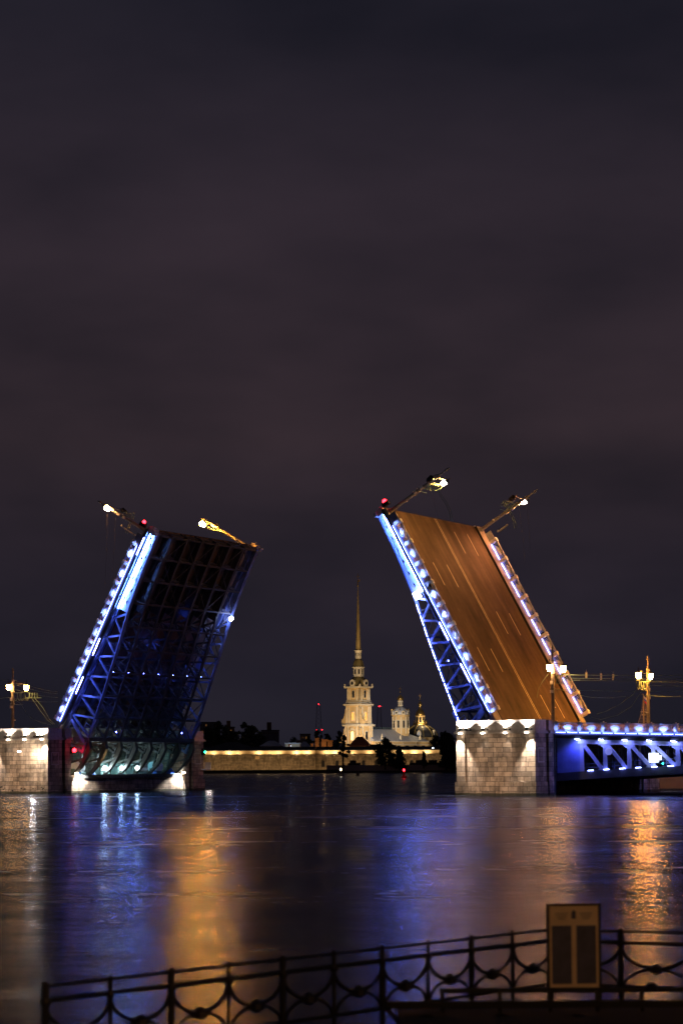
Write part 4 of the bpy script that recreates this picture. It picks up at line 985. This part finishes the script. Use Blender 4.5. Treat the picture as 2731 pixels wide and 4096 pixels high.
for k in range(8):
    M_ = Matrix.Translation((0, 40, 0)) @ Matrix.Rotation(2 * pi * k / 8 + .2, 4, 'Z'); zc = dz_(2852)
    f = MB(); f.prism([(-1.1, zc - 1.3), (1.1, zc - 1.3), (1.0, zc + .7), (0, zc + 1.4), (-1.0, zc + .7)], 4.4, 5.5, 'x'); f = f.build('dormer', 'plaster_white', ca_, M=M_)
    MB().cyl((5.5, 0, zc), (5.56, 0, zc), .6, .6, 12).build('round_window', 'glass_dark', f, M=M_)
    MB().lathe([(.3, 0), (.4, .5), (.1, 1.2)], (5.0, 0, zc + 1.5), 6).build('gilt_vase', 'gold', ca_, M=Matrix.Translation((0, 40, 0)) @ Matrix.Rotation(2 * pi * (k + .5) / 8 + .2, 4, 'Z'))
g = MB().lathe([(1.75, dz_(2827)), (1.6, dz_(2824)), (1.6, dz_(2805)), (1.85, dz_(2803))], (0, 40, 0), 8); g.build('lantern_drum', 'plaster_white', ca_)
for k in range(8):
    M_ = Matrix.Translation((0, 40, 0)) @ Matrix.Rotation(2 * pi * (k + .5) / 8, 4, 'Z'); MB().box(1.42, 1.54, -.25, .25, dz_(2820), dz_(2808), M_).build('window', 'glass_dark', ca_)
def onion(c, z0, z1, hw, parent, nm='onion_dome'):
    H_ = z1 - z0; pr = [(hw * a, z0 + H_ * b) for a, b in ((.7, 0), (.9, .1), (1, .25), (.92, .42), (.6, .6), (.3, .75), (.12, .9), (.05, 1))]
    return MB().lathe(pr, (c[0], c[1], 0), 16).build(nm, 'gold', parent, True)
onion(DC, dz_(2802), dz_(2776), 1.95, ca_)
MB().lathe([(.05, -.5), (.5, 0), (.05, .5)], (0, 40, dz_(2769)), 10).build('orb', 'gold', ca_, True)
g = MB(); g.box(-.1, .1, 39.9, 40.1, dz_(2769), dz_(2748)); g.beam((-.9, 40, dz_(2755)), (.9, 40, dz_(2755)), .2, .22); g.build('cross', 'gold', ca_)
# east gable with baroque curve
g = MB(); pts = [(0, 0), (9.5, 0)] + [(9.5, 1.2), (8.6, 1.2), (8.6, 2.4), (7.6, 2.6), (7.2, 4.2), (6.2, 4.6)] + [(2.9 + 3.3 * cos(t), 4.4 + 3.6 * sin(t)) for t in [pi * j / 10 for j in range(11)]] + [(-.6, 2.0)]
g.prism(pts, 0, 1.2); gb = g.build('east_gable', 'plaster_white', ca_)
gp = at(1645, 2950, 1205); gb.matrix_world = Matrix.Translation(gp); gb.matrix_parent_inverse = MC.inverted()
lo = MB().lathe([(.1, -.45), (.45, 0), (.1, .45)], (0, 0, 0), 8).build('gable_lamp', 'warm_glow', ca_); lp_ = at(1657, 2921, 1200); lo.matrix_world = Matrix.Translation(lp_); lo.matrix_parent_inverse = MC.inverted()
# cathedral floodlights
MCi = MC.inverted()
def flood(px_, py_, Y_, tx, ty, tY, pw, col, cone, par=ca_, Mi=MCi):
    p, q = at(px_, py_, Y_), at(tx, ty, tY); o = light('SPOT', 'floodlight_beam', pw * .40, (col[0], col[1] * .96, col[2] * .88), par, Mi @ p, Mi @ q, radius=.6, cone=cone, blend=.8); return o
WARM = (1, .69, .34)
flood(1395, 2990, 1135, 1430, 2860, 1180, 90000, WARM, 75)
flood(1515, 2990, 1140, 1455, 2850, 1180, 60000, WARM, 70)
flood(1400, 2950, 1110, 1435, 2700, 1180, 90000, (1, .86, .68), 34)
flood(1470, 2950, 1110, 1435, 2640, 1180, 52000, (1, .92, .85), 22)
flood(1480, 2960, 1090, 1432, 2450, 1180, 620000, (1, .72, .40), 27)
flood(1600, 2992, 1150, 1600, 2940, 1205, 24000, (1, .80, .58), 120)
flood(1690, 2992, 1155, 1690, 2950, 1215, 14000, (1, .80, .58), 110)
flood(1560, 2960, 1150, 1608, 2860, 1210, 45000, (1, .85, .62), 45)
flood(1640, 2960, 1160, 1608, 2850, 1210, 26000, (1, .85, .66), 50)
flood(1500, 2900, 1120, 1560, 2940, 1200, 210000, (.80, .85, 1), 60)

# ------------------------------------------------------------------ domed burial chapel behind
YD = 1240.0; cb = thing('domed_chapel', 'chapel with dark ribbed dome and gold lantern right of the cathedral', 'chapel', (px(1681, YD), YD, 1))
def bz_(y): return pz(y, YD, 1681) - 1
MB().lathe([(11.2, bz_(2990)), (11.2, bz_(2952)), (11.8, bz_(2950))], (0, 0, 0), 24).build('chapel_wall', 'plaster_cream', cb)
dp = [(11.2 * cos(t), bz_(2950) + (bz_(2899) - bz_(2950)) * sin(t)) for t in [radians(a) for a in (0, 15, 30, 45, 58, 68)]]
MB().lathe(dp, (0, 0, 0), 32).build('dome', 'roof_dark', cb, True)
for k in range(12):
    g = MB(); a = 2 * pi * k / 12 + .15; g.tube([(r * cos(a) * 1.01, r * sin(a) * 1.01, z) for r, z in dp], .28, 5); g.build('dome_rib', 'gilt_copper', cb)
    if k % 2 == 0:
        M_ = Matrix.Rotation(a + pi / 12, 4, 'Z'); zc = bz_(2935)
        f = MB().prism([(-1.3, zc - 2), (1.3, zc - 2), (1.1, zc + 1.2), (0, zc + 2.2), (-1.1, zc + 1.2)], 9.2, 10.9, 'x').build('dormer', 'plaster_white', cb, M=M_)
        MB().prism([(-.6, zc - 1.2), (.6, zc - 1.2), (.6, zc + .6), (0, zc + 1.2), (-.6, zc + .6)], 10.9, 10.95, 'x').build('pane', 'glass_dark', f, M=M_)
MB().lathe([(4.6, bz_(2900)), (4.6, bz_(2896)), (4.2, bz_(2893))], (0, 0, 0), 24).build('gallery', 'gold', cb)
MB().lathe([(3.0, bz_(2894)), (2.9, bz_(2868)), (3.3, bz_(2864)), (3.2, bz_(2862))], (0, 0, 0), 8, rot=.4).build('lantern_drum', 'plaster_cream', cb)
for k in range(8):
    M_ = Matrix.Rotation(2 * pi * (k + .5) / 8 + .4, 4, 'Z'); MB().box(2.6, 2.85, -.6, .6, bz_(2890), bz_(2869), M_).build('window', 'glass_dark', cb)
    MB().lathe([(.3, 0), (.45, .5), (.15, 1.1), (.3, 1.4), (.02, 1.8)], (4.1, 0, bz_(2893)), 6).build('gilt_statue', 'gold', cb, M=Matrix.Rotation(2 * pi * k / 8 + .4, 4, 'Z'))
MB().lathe([(2.9, bz_(2862)), (2.8, bz_(2855)), (2.4, bz_(2847)), (1.6, bz_(2840)), (.9, bz_(2836)), (.7, bz_(2825)), (.9, bz_(2823)), (1.35, bz_(2819)), (1.3, bz_(2815)), (.7, bz_(2810)), (.12, bz_(2803))], (0, 0, 0), 16).build('gold_dome', 'gold', cb, True)
MB().lathe([(.05, -.5), (.5, 0), (.05, .5)], (0, 0, bz_(2797)), 8).build('orb', 'gold', cb, True)
g = MB(); g.box(-.1, .1, -.1, .1, bz_(2797), bz_(2777)); g.beam((-.9, 0, bz_(2784)), (.9, 0, bz_(2784)), .2, .22); g.build('cross', 'gold', cb)
MDi = Matrix.Translation((-px(1681, YD), -YD, -1))
flood(1650, 2965, 1190, 1681, 2870, YD, 26000, (1, .78, .45), 40, cb, MDi); flood(1740, 2985, 1200, 1700, 2960, YD, 7000, (1, .8, .5), 70, cb, MDi)
light('POINT', 'gallery_light', 1600, (1, .75, .42), cb, (1.5, -6.0, bz_(2892)), radius=.3)

# ------------------------------------------------------------------ houses, chimneys and masts of the far bank
def house(name, label, x0, x1, y0, y1, Y, m_='house_grey', roof='flat', rm='roof_dark', deep=14, chim=(), wins=0, cat='building'):
    c = at((x0 + x1) / 2, y1, Y); W_ = (x1 - x0) * Y / F / 2; zt = pz(y0, Y, (x0 + x1) / 2) - 1
    r = thing(name, label, cat, (c.x, Y, 1), 'buildings behind the fortress wall')
    eh = zt if roof == 'flat' else zt * .72 if roof == 'hip' else zt
    if roof == 'hip': eh = max(2, pz(y1 - (y1 - y0) * .25, Y) - 1)
    MB().box(-W_, W_, 0, deep, 0, eh).build('wall', m_, r)
    g = MB()
    if roof == 'hip': g.add([(-W_ - .4, -.5, eh), (W_ + .4, -.5, eh), (W_ + .4, deep + .5, eh), (-W_ - .4, deep + .5, eh), (-W_ * .25, deep / 2, zt), (W_ * .25, deep / 2, zt), ], [(0, 3, 2, 1), (0, 1, 5, 4), (1, 2, 5), (2, 3, 4, 5), (3, 0, 4)])
    else: g.box(-W_ - .4, W_ + .4, -.4, deep + .4, eh, eh + .6)
    ro = g.build('roof', rm, r)
    for cx_, cw, ch in chim:
        xx = at(cx_, y1, Y).x - c.x; MB().box(xx - cw, xx + cw, 4, 4 + cw * 2, eh, pz(ch, Y) - 1).build('chimney', 'brick_wall', r)
    rr = random.Random(x0)
    for i in range(wins):
        xx = -W_ + 2 * W_ * (i + .5) / wins; zc = eh - 2.5
        MB().box(xx - .5, xx + .5, -.12, 0, zc - .9, zc + .9).build('window', 'window_dim' if rr.random() < .25 else 'glass_dark', r)
    return r
house('house', 'low house with rounded dark red roof in front of the cathedral tower', 1396, 1484, 2946, 2996, 1090, 'brick_wall', 'hip', 'roof_red', 16, ((1392, .8, 2975),))
house('apartment_house', 'grey block with tall chimney behind the left trees', 902, 934, 2910, 2992, 1350, 'brick_wall', chim=((913, 1.3, 2880),), wins=5)
house('apartment_house', 'far pale block with two round stacks left of the radio mast', 1045, 1115, 2922, 2992, 1900, wins=8, chim=((1072, 1.2, 2887), (1080, 1.2, 2887)))
house('apartment_house', 'broad dim block at the far left of the skyline', 800, 880, 2890, 2992, 1900, wins=8)
house('apartment_house', 'dim block below the radio mast left of the cathedral', 1200, 1240, 2938, 2992, 1500, wins=4)
house('apartment_house', 'dim low block between the radio mast and the cathedral tower', 1270, 1345, 2964, 2992, 1400, wins=6)
house('workshop', 'long low roof just behind the bastion left of centre', 840, 1010, 2968, 2996, 1060, 'roof_dark', 'hip')
house('workshop', 'long low roof with pale upper edge behind the bastion', 1040, 1130, 2962, 2990, 1100, 'house_grey', 'hip', 'roof_metal')
house('workshop', 'low roof lit pale beside the orange chimneys', 1142, 1200, 2976, 2992, 1070, 'plaster_white', 'flat', 'roof_metal')
house('workshop', 'low pale roofed shed behind the wall below the mast', 1195, 1240, 2966, 2992, 1130, 'house_grey', 'hip', 'roof_metal', chim=((1194, 1.0, 2960),))
house('workshop', 'low shed with blocky chimneys right of the bare tree', 1480, 1570, 2982, 2996, 1045, 'roof_dark', 'flat', chim=((1500, .8, 2986), (1522, .8, 2978), (1540, .8, 2984)))
def stack(label, x, w_, y0, y1, Y):
    c = at(x, y1, Y); o = MB().box(-w_, w_, -w_, w_, 0, pz(y0, Y) - pz(y1, Y)); o.box(-w_ - .2, w_ + .2, -w_ - .2, w_ + .2, pz(y0, Y) - pz(y1, Y), pz(y0, Y) - pz(y1, Y) + .4)
    o = o.build('chimney_block', 'brick_wall'); o.location = c; tag(o, label, 'chimney', 'brick chimney blocks on the fortress roofs'); return o
for i, (x, w_, y0) in enumerate(((1158, .5, 2980), (1248, .6, 2977), (1298, 1.6, 2960), (1268, 1.0, 2955), (1318, 1.6, 2964), (1555, 1.3, 2974), (1575, 1.1, 2983), (1612, 1.5, 2989), (1658, 1.5, 2989), (1687, 1.3, 2990), (1710, 1.4, 2990))):
    stack(['small orange-lit chimney above the bastion', 'second small orange-lit chimney above the bastion corner', 'broad orange-lit chimney left of the tower', 'tall dark chimney with cap left of the broad one', 'dark broad chimney just right of the orange one', 'tall dark chimney under the left end of the nave roof', 'low dark chimney under the nave beside the tall one', 'low dark chimney under the drum', 'low dark chimney right of the drum', 'low dark chimney second from the right end', 'low dark chimney at the right end of the row'][i], x, w_, y0, 3002, 1030)
def lamp_pt(label, x, y, Y, m_, r, pw=0, col=(1, .6, .3)):
    c = at(x, y, Y); t = thing('wall_light', label, 'lamp', c, 'small lamps of the far bank')
    MB().lathe([(.05, -r * .6), (r, 0), (.05, r * .6)], (0, 0, 0), 8).build('bulb', m_, t); MB().box(-.1, .1, .1, .3, -r, r).build('mount', 'black_iron', t)
    if pw: light('POINT', 'lamp_beam', pw, col, t, (0, -1.5, .5), radius=.3)
lamp_pt('warm lamp shining on the broad chimney left of the tower', 1296, 2990, 1024, 'warm_glow', .2, 1500, (1, .5, .15))
lamp_pt('warm lamp beside the small chimney above the bastion corner', 1247, 2992, 1026, 'warm_glow', .15, 250, (1, .5, .15))
lamp_pt('warm lamp beside the small chimney above the bastion', 1157, 2990, 1026, 'warm_glow', .15, 250, (1, .5, .15))
lamp_pt('warm lamp low behind the red roofed house', 1440, 2992, 1075, 'warm_glow', .2, 1500, (1, .45, .15))
lamp_pt('white oval lamp right of the nave above the wall', 1731, 2992, 1010, 'white_glow', .55)
lamp_pt('cold lamp behind the low pale roof', 1162, 2984, 1060, 'white_glow', .25, 900, (.7, .85, 1))
def mast(label, x, yt, yb, Y, hw, lights_):
    c = at(x, yb, Y); Hh = pz(yt, Y) - pz(yb, Y); r = thing('radio_mast', label, 'radio mast', c, 'radio masts'); g = MB(); n = 10
    for k in range(n):
        z0, z1 = Hh * k / n, Hh * (k + 1) / n; a, b = hw * (1 - .6 * k / n), hw * (1 - .6 * (k + 1) / n)
        for sx in (-1, 1):
            for sy in (-1, 1): g.beam((sx * a, sy * a, z0), (sx * b, sy * b, z1), .3, .3)
            g.beam((sx * a, -a, z0), (-sx * b, -b, z1), .18, .18)
    g.build('lattice', 'steel_dark', r)
    for xx, yy in lights_:
        q = at(xx, yy, Y) - c; MB().lathe([(.1, -.5), (.65, 0), (.1, .5)], (q.x, -hw, q.z), 8).build('red_lamp', 'red_small', r)
mast('tall lattice radio mast with red lamps left of the cathedral', 1275, 2815, 2990, 2300, 4.5, ((1275, 2817), (1267, 2920), (1288, 2919)))
mast('lattice radio mast with red lamps between tower and drum', 1517, 2826, 2990, 2300, 4.0, ((1515, 2826), (1519.5, 2825)))

# ------------------------------------------------------------------ trees
def tree(label, x, yt, yb, Y, hw, seed, name='tree', dens=1.0, shape='round', trunk=.25, cm='leaf_dark', group='trees on the far bank'):
    rr = random.Random(seed); c = at(x, yb, Y); k = Y / F; H_ = (yb - yt) * k; R_ = hw * k
    r = thing(name, label, 'tree', (c.x, Y, c.z), group)
    t = MB(); t.cyl((0, 0, -1), (0, 0, H_ * trunk), .35 * H_ / 12 + .1, .26 * H_ / 12 + .05, 7); t.cyl((0, 0, H_ * trunk), (.2, 0, H_ * .75), .24 * H_ / 12 + .05, .06, 6)
    cl = []
    ncl = int(26 * dens)
    for i in range(ncl):
        f = (i + .5) / ncl
        if shape == 'cone': z = trunk * .5 + (1 - trunk * .5) * f; rad = R_ * (1 - f) ** .8
        else: z = trunk + (1 - trunk) * f; rad = R_ * sqrt(max(.05, 1 - (2 * f - .9) ** 2 / 1.25))
        a = rr.uniform(0, 2 * pi); q = sqrt(rr.random()) * rad * .85; cl.append((q * cos(a), q * sin(a), z * H_ * .96, rr.uniform(.55, 1.1)))
        if i % 2 == 0: t.cyl((0, 0, H_ * (trunk + (z - trunk) * .45)), (q * cos(a) * .9, q * sin(a) * .9, z * H_ * .95), .1 * H_ / 12, .03, 4, False)
    t.build('trunk', 'bark', r)
    L_ = MB(); ls = .055 * H_ + .12
    for (x_, y_, z_, s) in cl:
        for j in range(int(46 * dens ** .3)):
            d = Vector((rr.gauss(0, 1), rr.gauss(0, 1), rr.gauss(0, .8))); d = d.normalized() * (rr.random() ** .5) * s * R_ * (.42 if shape != 'bare' else .25)
            p = Vector((x_, y_, z_)) + d; a = Vector((rr.gauss(0, 1), rr.gauss(0, 1), rr.gauss(0, 1))).normalized() * ls * rr.uniform(.5, 1); b = a.orthogonal().normalized() * ls * rr.uniform(.3, .7)
            if p.z < H_ * trunk * .7: continue
            L_.add([p - a, p - b, p + a, p + b], [(0, 1, 2, 3)])
    L_.build('crown', cm, r)
    return r
tree('leafy tree with open crown in front of the red roofed house', 1372, 2942, 3076, 988, 34, 1, 'deciduous_tree', .55, 'bare', .38)
tree('broad dark tree before the nave', 1540, 2958, 3070, 990, 40, 2, 'deciduous_tree', 1.5, 'round', .1)
tree('dense rounded evergreen right of the broad tree', 1598, 2996, 3074, 988, 30, 3, 'evergreen_tree', 1.6, 'cone', .02)
tree('small dark pointed conifer on the quay', 1694, 3004, 3066, 989, 15, 4, 'conifer', .7, 'cone', .02)
tree('tall dark tree beside the right pier', 1784, 2930, 3080, 986, 42, 5, 'deciduous_tree', 1.5, 'round', .12)
tree('leafy tree right of the domed chapel', 1742, 2945, 2996, 1060, 26, 6, 'deciduous_tree', 1.0, 'round', .1)
tree('dark bushy tree at the foot of the right pier', 1812, 2990, 3082, 986, 30, 7, 'deciduous_tree', 1.5, 'round', .05)
tb = [(878, 2888, 2996, 42, 'large dark tree beside the left leaf on the skyline'), (830, 2910, 2996, 30, 'dark tree next to the far tower of the left pier'), (930, 2925, 2996, 30, 'dark tree in front of the tall chimney block'), (982, 2895, 2996, 30, 'tall dark tree in the middle of the left skyline'), (1010, 2905, 2996, 26, 'dark tree right of the tall middle one'), (1040, 2930, 2996, 30, 'spreading dark tree left of the far pale block')]
for i, (x, yt, yb, hw, lb) in enumerate(tb): tree(lb, x, yt, yb, 1150 + 10 * i, hw, 20 + i, 'deciduous_tree', 1.3, 'round', .1)
tb = [(1270, 2920, 2992, 20, 'distant tree at the foot of the radio mast'), (1310, 2935, 2992, 18, 'distant low tree right of the radio mast'), (1235, 2945, 2992, 16, 'distant low tree left of the radio mast'), (1360, 2925, 2992, 16, 'distant tree touching the left side of the tower'), (1175, 2950, 2992, 24, 'distant low tree above the pale workshop roof')]
for i, (x, yt, yb, hw, lb) in enumerate(tb): tree(lb, x, yt, yb, 1500, hw, 40 + i, 'deciduous_tree', .8, 'round', .1)

# ------------------------------------------------------------------ buoys
def buoy(label, x, y, Y, m_, glow, s=1.0):
    c = at(x, y, Y); r = thing('buoy', label, 'buoy', (c.x, Y, 0), 'buoys in the channel')
    MB().lathe([(.9 * s, -.3), (1.0 * s, .3), (.45 * s, 1.0), (.3 * s, 2.0 * s), (.2 * s, 2.3 * s)], (0, 0, 0), 10).build('body', m_, r)
    if glow: MB().lathe([(.05, 0), (.32 * s, .2), (.36 * s, .45), (.05, .8)], (0, 0, 2.3 * s), 8).build('lamp', glow, r)
buoy('small dark buoy with white lamp below the bare tree', 1363, 3105, 720, 'buoy_dark', 'warm_glow', .9)
buoy('red buoy with red lamp left of the right pier', 1615, 3110, 620, 'buoy_red', 'red_glow', .9)
buoy('faint unlit buoy between the two lit ones', 1430, 3102, 760, 'buoy_dark', None, .8)
signal('signal_light', 'dark red light on the left edge of the right pier', frame(W(-.5, 38, 6.6), U, V, Z), 'red_small', .25)

# ------------------------------------------------------------------ sailing ship beyond the bridge: its mast top shows above the railing
YS = 345.0; ms = thing('ship_mast', 'yellow lit ship mast with rigging and flag behind the railing', 'ship mast', (at(2573, 2895, YS).x, YS, 0))
def sz(y): return pz(y, YS, 2573)
MB().cyl((0, 0, 0), (0, 0, sz(2775)), .22, .08, 8).build('mast', 'wood_mast', ms)
g = MB(); g.beam((-.55, 0, sz(2847)), (.75, 0, sz(2847)), .12, .12); g.lathe([(.3, 0), (.35, .3)], (0, 0, sz(2862)), 8)
for s_ in (-1, 1): g.tube([(s_ * 1.0, 0, sz(2895)), (s_ * .35, 0, sz(2850)), (s_ * .12, 0, sz(2800))], .03, 4)
for i in range(14): zc = sz(2893 - i * 6.2); ww = .9 - i * .055; g.beam((-ww, 0, zc), (ww, 0, zc), .03, .03)
g.build('rigging', 'wood_mast', ms)
hl = MB(); hl.prism([(-5, -1.0), (12, -1), (14, 2.2), (-6, 2.0)], -2.2, 2.2); hl.build('hull', 'house_grey', ms)
for nm, a_, b_, m_ in (('flag', 0, .33, 'flag_white'), ('flag_stripe', .33, .66, 'flag_blue'), ('flag_stripe', .66, 1, 'flag_red')):
    f = MB(); n = 8
    for i in range(n + 1):
        t = i / n; off = .12 * sin(t * 7)
        for v_ in (a_, b_): f.v.append((.08 + t * 1.0, off, sz(2783) - v_ * 1.1 - t * .95))
    f.f = [(2 * i, 2 * i + 1, 2 * i + 3, 2 * i + 2) for i in range(n)]; f.build(nm, m_, ms)
light('SPOT', 'deck_flood', 450, (1, .66, .25), ms, (2.0, -6, 9.0), (0, 0, 15), radius=.2, cone=70)

# ------------------------------------------------------------------ foreground: river railing, notice board, landing
FT = 2.05
def fpt(x, y): 
    d = fwd * F + crt * (x - CX) + cup * (CYP - y); return Vector((0, 0, CAMH)) + d * ((FT - CAMH) / d.z)
pa, pb, pc = fpt(183, 3944), fpt(2205, 3718), fpt(3054, 3742)
dirA = (pb - pa); LA = dirA.length; dirA.normalize(); nseg = 10; hs = LA / nseg
fr = thing('river_railing', 'black iron railing with hanging arcs along the landing', 'railing', Matrix.Translation(pa - Vector((0, 0, FT - .9))))
BZ = FT - .9
def arcs(g, p, q):
    d = q - p
    def P(t, z): return (p + d * t) + Vector((0, 0, z))
    return P
def fence_run(p0, p1, n, first=0):
    o_ = pa
    for i in range(n):
        p, q = p0.lerp(p1, i / n) - o_, p0.lerp(p1, (i + 1) / n) - o_
        def P(t, z): 
            v = p.lerp(q, t); return Vector((v.x, v.y, z))
        tall = (i + first) % 2 == 0
        g = MB(); r = .040 if tall else .026
        g.cyl(P(0, 0), P(0, 1.19 if tall else 1.15), r, r, 8); g.lathe([(.03, 0), (.034, .02), (.01, .05)], tuple(P(0, 1.15)), 8)
        g.lathe([(.05, -.04), (.06, 0), (.05, .04)], tuple(P(0, .97)), 8)
        g.build('post', 'black_iron', fr)
        g = MB(); g.tube([P(.5 - .5 * cos(pi * j / 14), .97 - .34 * sin(pi * j / 14)) for j in range(15)], .026, 6); g.build('hanging_arc', 'black_iron', fr)
        g = MB(); g.tube([P(.5 - .46 * cos(pi * j / 14), .36 + .26 * sin(pi * j / 14)) for j in range(15)], .022, 6); g.build('rising_arc', 'black_iron', fr)
        g = MB(); g.lathe([(.02, -.07), (.10, -.03), (.09, .04), (.02, .09)], tuple(P(.5, .61)), 8); g.build('knob', 'black_iron', fr)
    g = MB()
    a, b = p0 - o_, p1 - o_
    for z, r in ((1.15, .020), (.99, .030), (.36, .026)): g.cyl(Vector((a.x, a.y, z)), Vector((b.x, b.y, z)), r, r, 8)
    g.build('rail', 'black_iron', fr)
fence_run(pa, pb, nseg)
fence_run(pb, pc, 3, 1)
YL = 27.0
ls = thing('landing_stage', 'dark steel landing stage in the bottom right corner', 'landing stage', (at(1530, 4020, YL).x, YL, 0))
xr = at(3000, 4020, YL).x - at(1530, 4020, YL).x
def lx(x): return at(x, 4020, YL).x - at(1530, 4020, YL).x
g = MB(); z1 = at(1530, 4020, YL).z; g.beam((lx(1530), 0, z1), (xr, 0, z1), .12, .085); z2 = at(1760, 3968, YL).z; g.beam((lx(1760), .15, z2), (xr, .15, z2), .08, .06); g.build('handrail', 'dark_gap', ls)
g = MB(); zd = at(1530, 4048, YL).z - .02; g.box(lx(1590), xr, -1.2, .6, zd - .5, zd); g.build('deck', 'dark_gap', ls)
g = MB()
for x in (1770, 2000, 2200, 2390, 2570): MB().beam((lx(x), .1, zd), (lx(x), .1, z2), .05, .05).build('upright', 'black_iron', ls)
MB().beam((lx(1535), 0, z1), (lx(1640), 0, zd - .3), .06, .06).build('brace', 'black_iron', ls)

g = MB(); 
for x in (1700, 2000, 2300): g.cyl((lx(x), -.3, -1), (lx(x), -.3, zd), .12, .12, 8)
g.build('pile', 'black_iron', ls)
g = MB(); g.cyl((lx(2610), .1, z2), (lx(2610), .1, z2 + .1), .09, .05, 8); g.build('bollard', 'black_iron', ls)
# notice board
YN = 27.6; c0 = at(2296, 3955, YN); nb = thing('notice_board', 'tan notice board with two dark text panels on the railing', 'notice board', Matrix.Translation(c0) @ Matrix.Rotation(radians(6), 4, 'Z'))
bw, bh = 99 * YN / F, 328 * YN / F
MB().box(-bw, bw, 0, .04, 0, bh).build('board', 'board_paper', nb)
g = MB(); g.box(-bw - .03, -bw, -.02, .06, -.9, bh + .03); g.box(bw, bw + .03, -.02, .06, -.9, bh + .03); g.box(-bw, bw, -.02, .06, bh, bh + .03); g.build('frame', 'black_iron', nb)
for s_ in (-1, 1):
    g = MB(); cxn = s_ * bw * .5; g.box(cxn - bw * .40, cxn + bw * .40, -.008, -.004, bh * .06, bh * .76); pn = g.build('text_panel', 'board_panel', nb)
g = MB(); g.prism([(-.03, bh * .84), (.03, bh * .84), (.03, bh * .92), (0, bh * .95), (-.03, bh * .92)], -.008, -.004); g.build('emblem', 'board_panel', nb)
g = MB()
for s_ in (-1, 1):
    for r_ in range(3): g.box(s_ * bw * .5 - bw * (.26 - .05 * r_), s_ * bw * .5 + bw * (.26 - .05 * r_), -.008, -.004, bh * (.90 - r_ * .03), bh * (.908 - r_ * .03))
g.build('heading_lines', 'board_panel', nb)
# unseen street lamp added behind and right of the camera to light the landing
el = thing('added_embankment_lamp', 'unseen street lamp added on the near embankment', 'street lamp', (9.0, -4.0, 0))
MB().cyl((0, 0, 0), (0, 0, 12), .12, .08, 8).build('pole', 'pole_paint', el)
MB().lathe([(.1, 12), (.3, 12.1), (.32, 12.5), (.1, 12.6)], (0, 0, 0), 8).build('lantern', 'lantern_added', el)
light('POINT', 'added_lamp_beam', 650, SODIUM, el, (0, .1, 11.6), radius=.25)
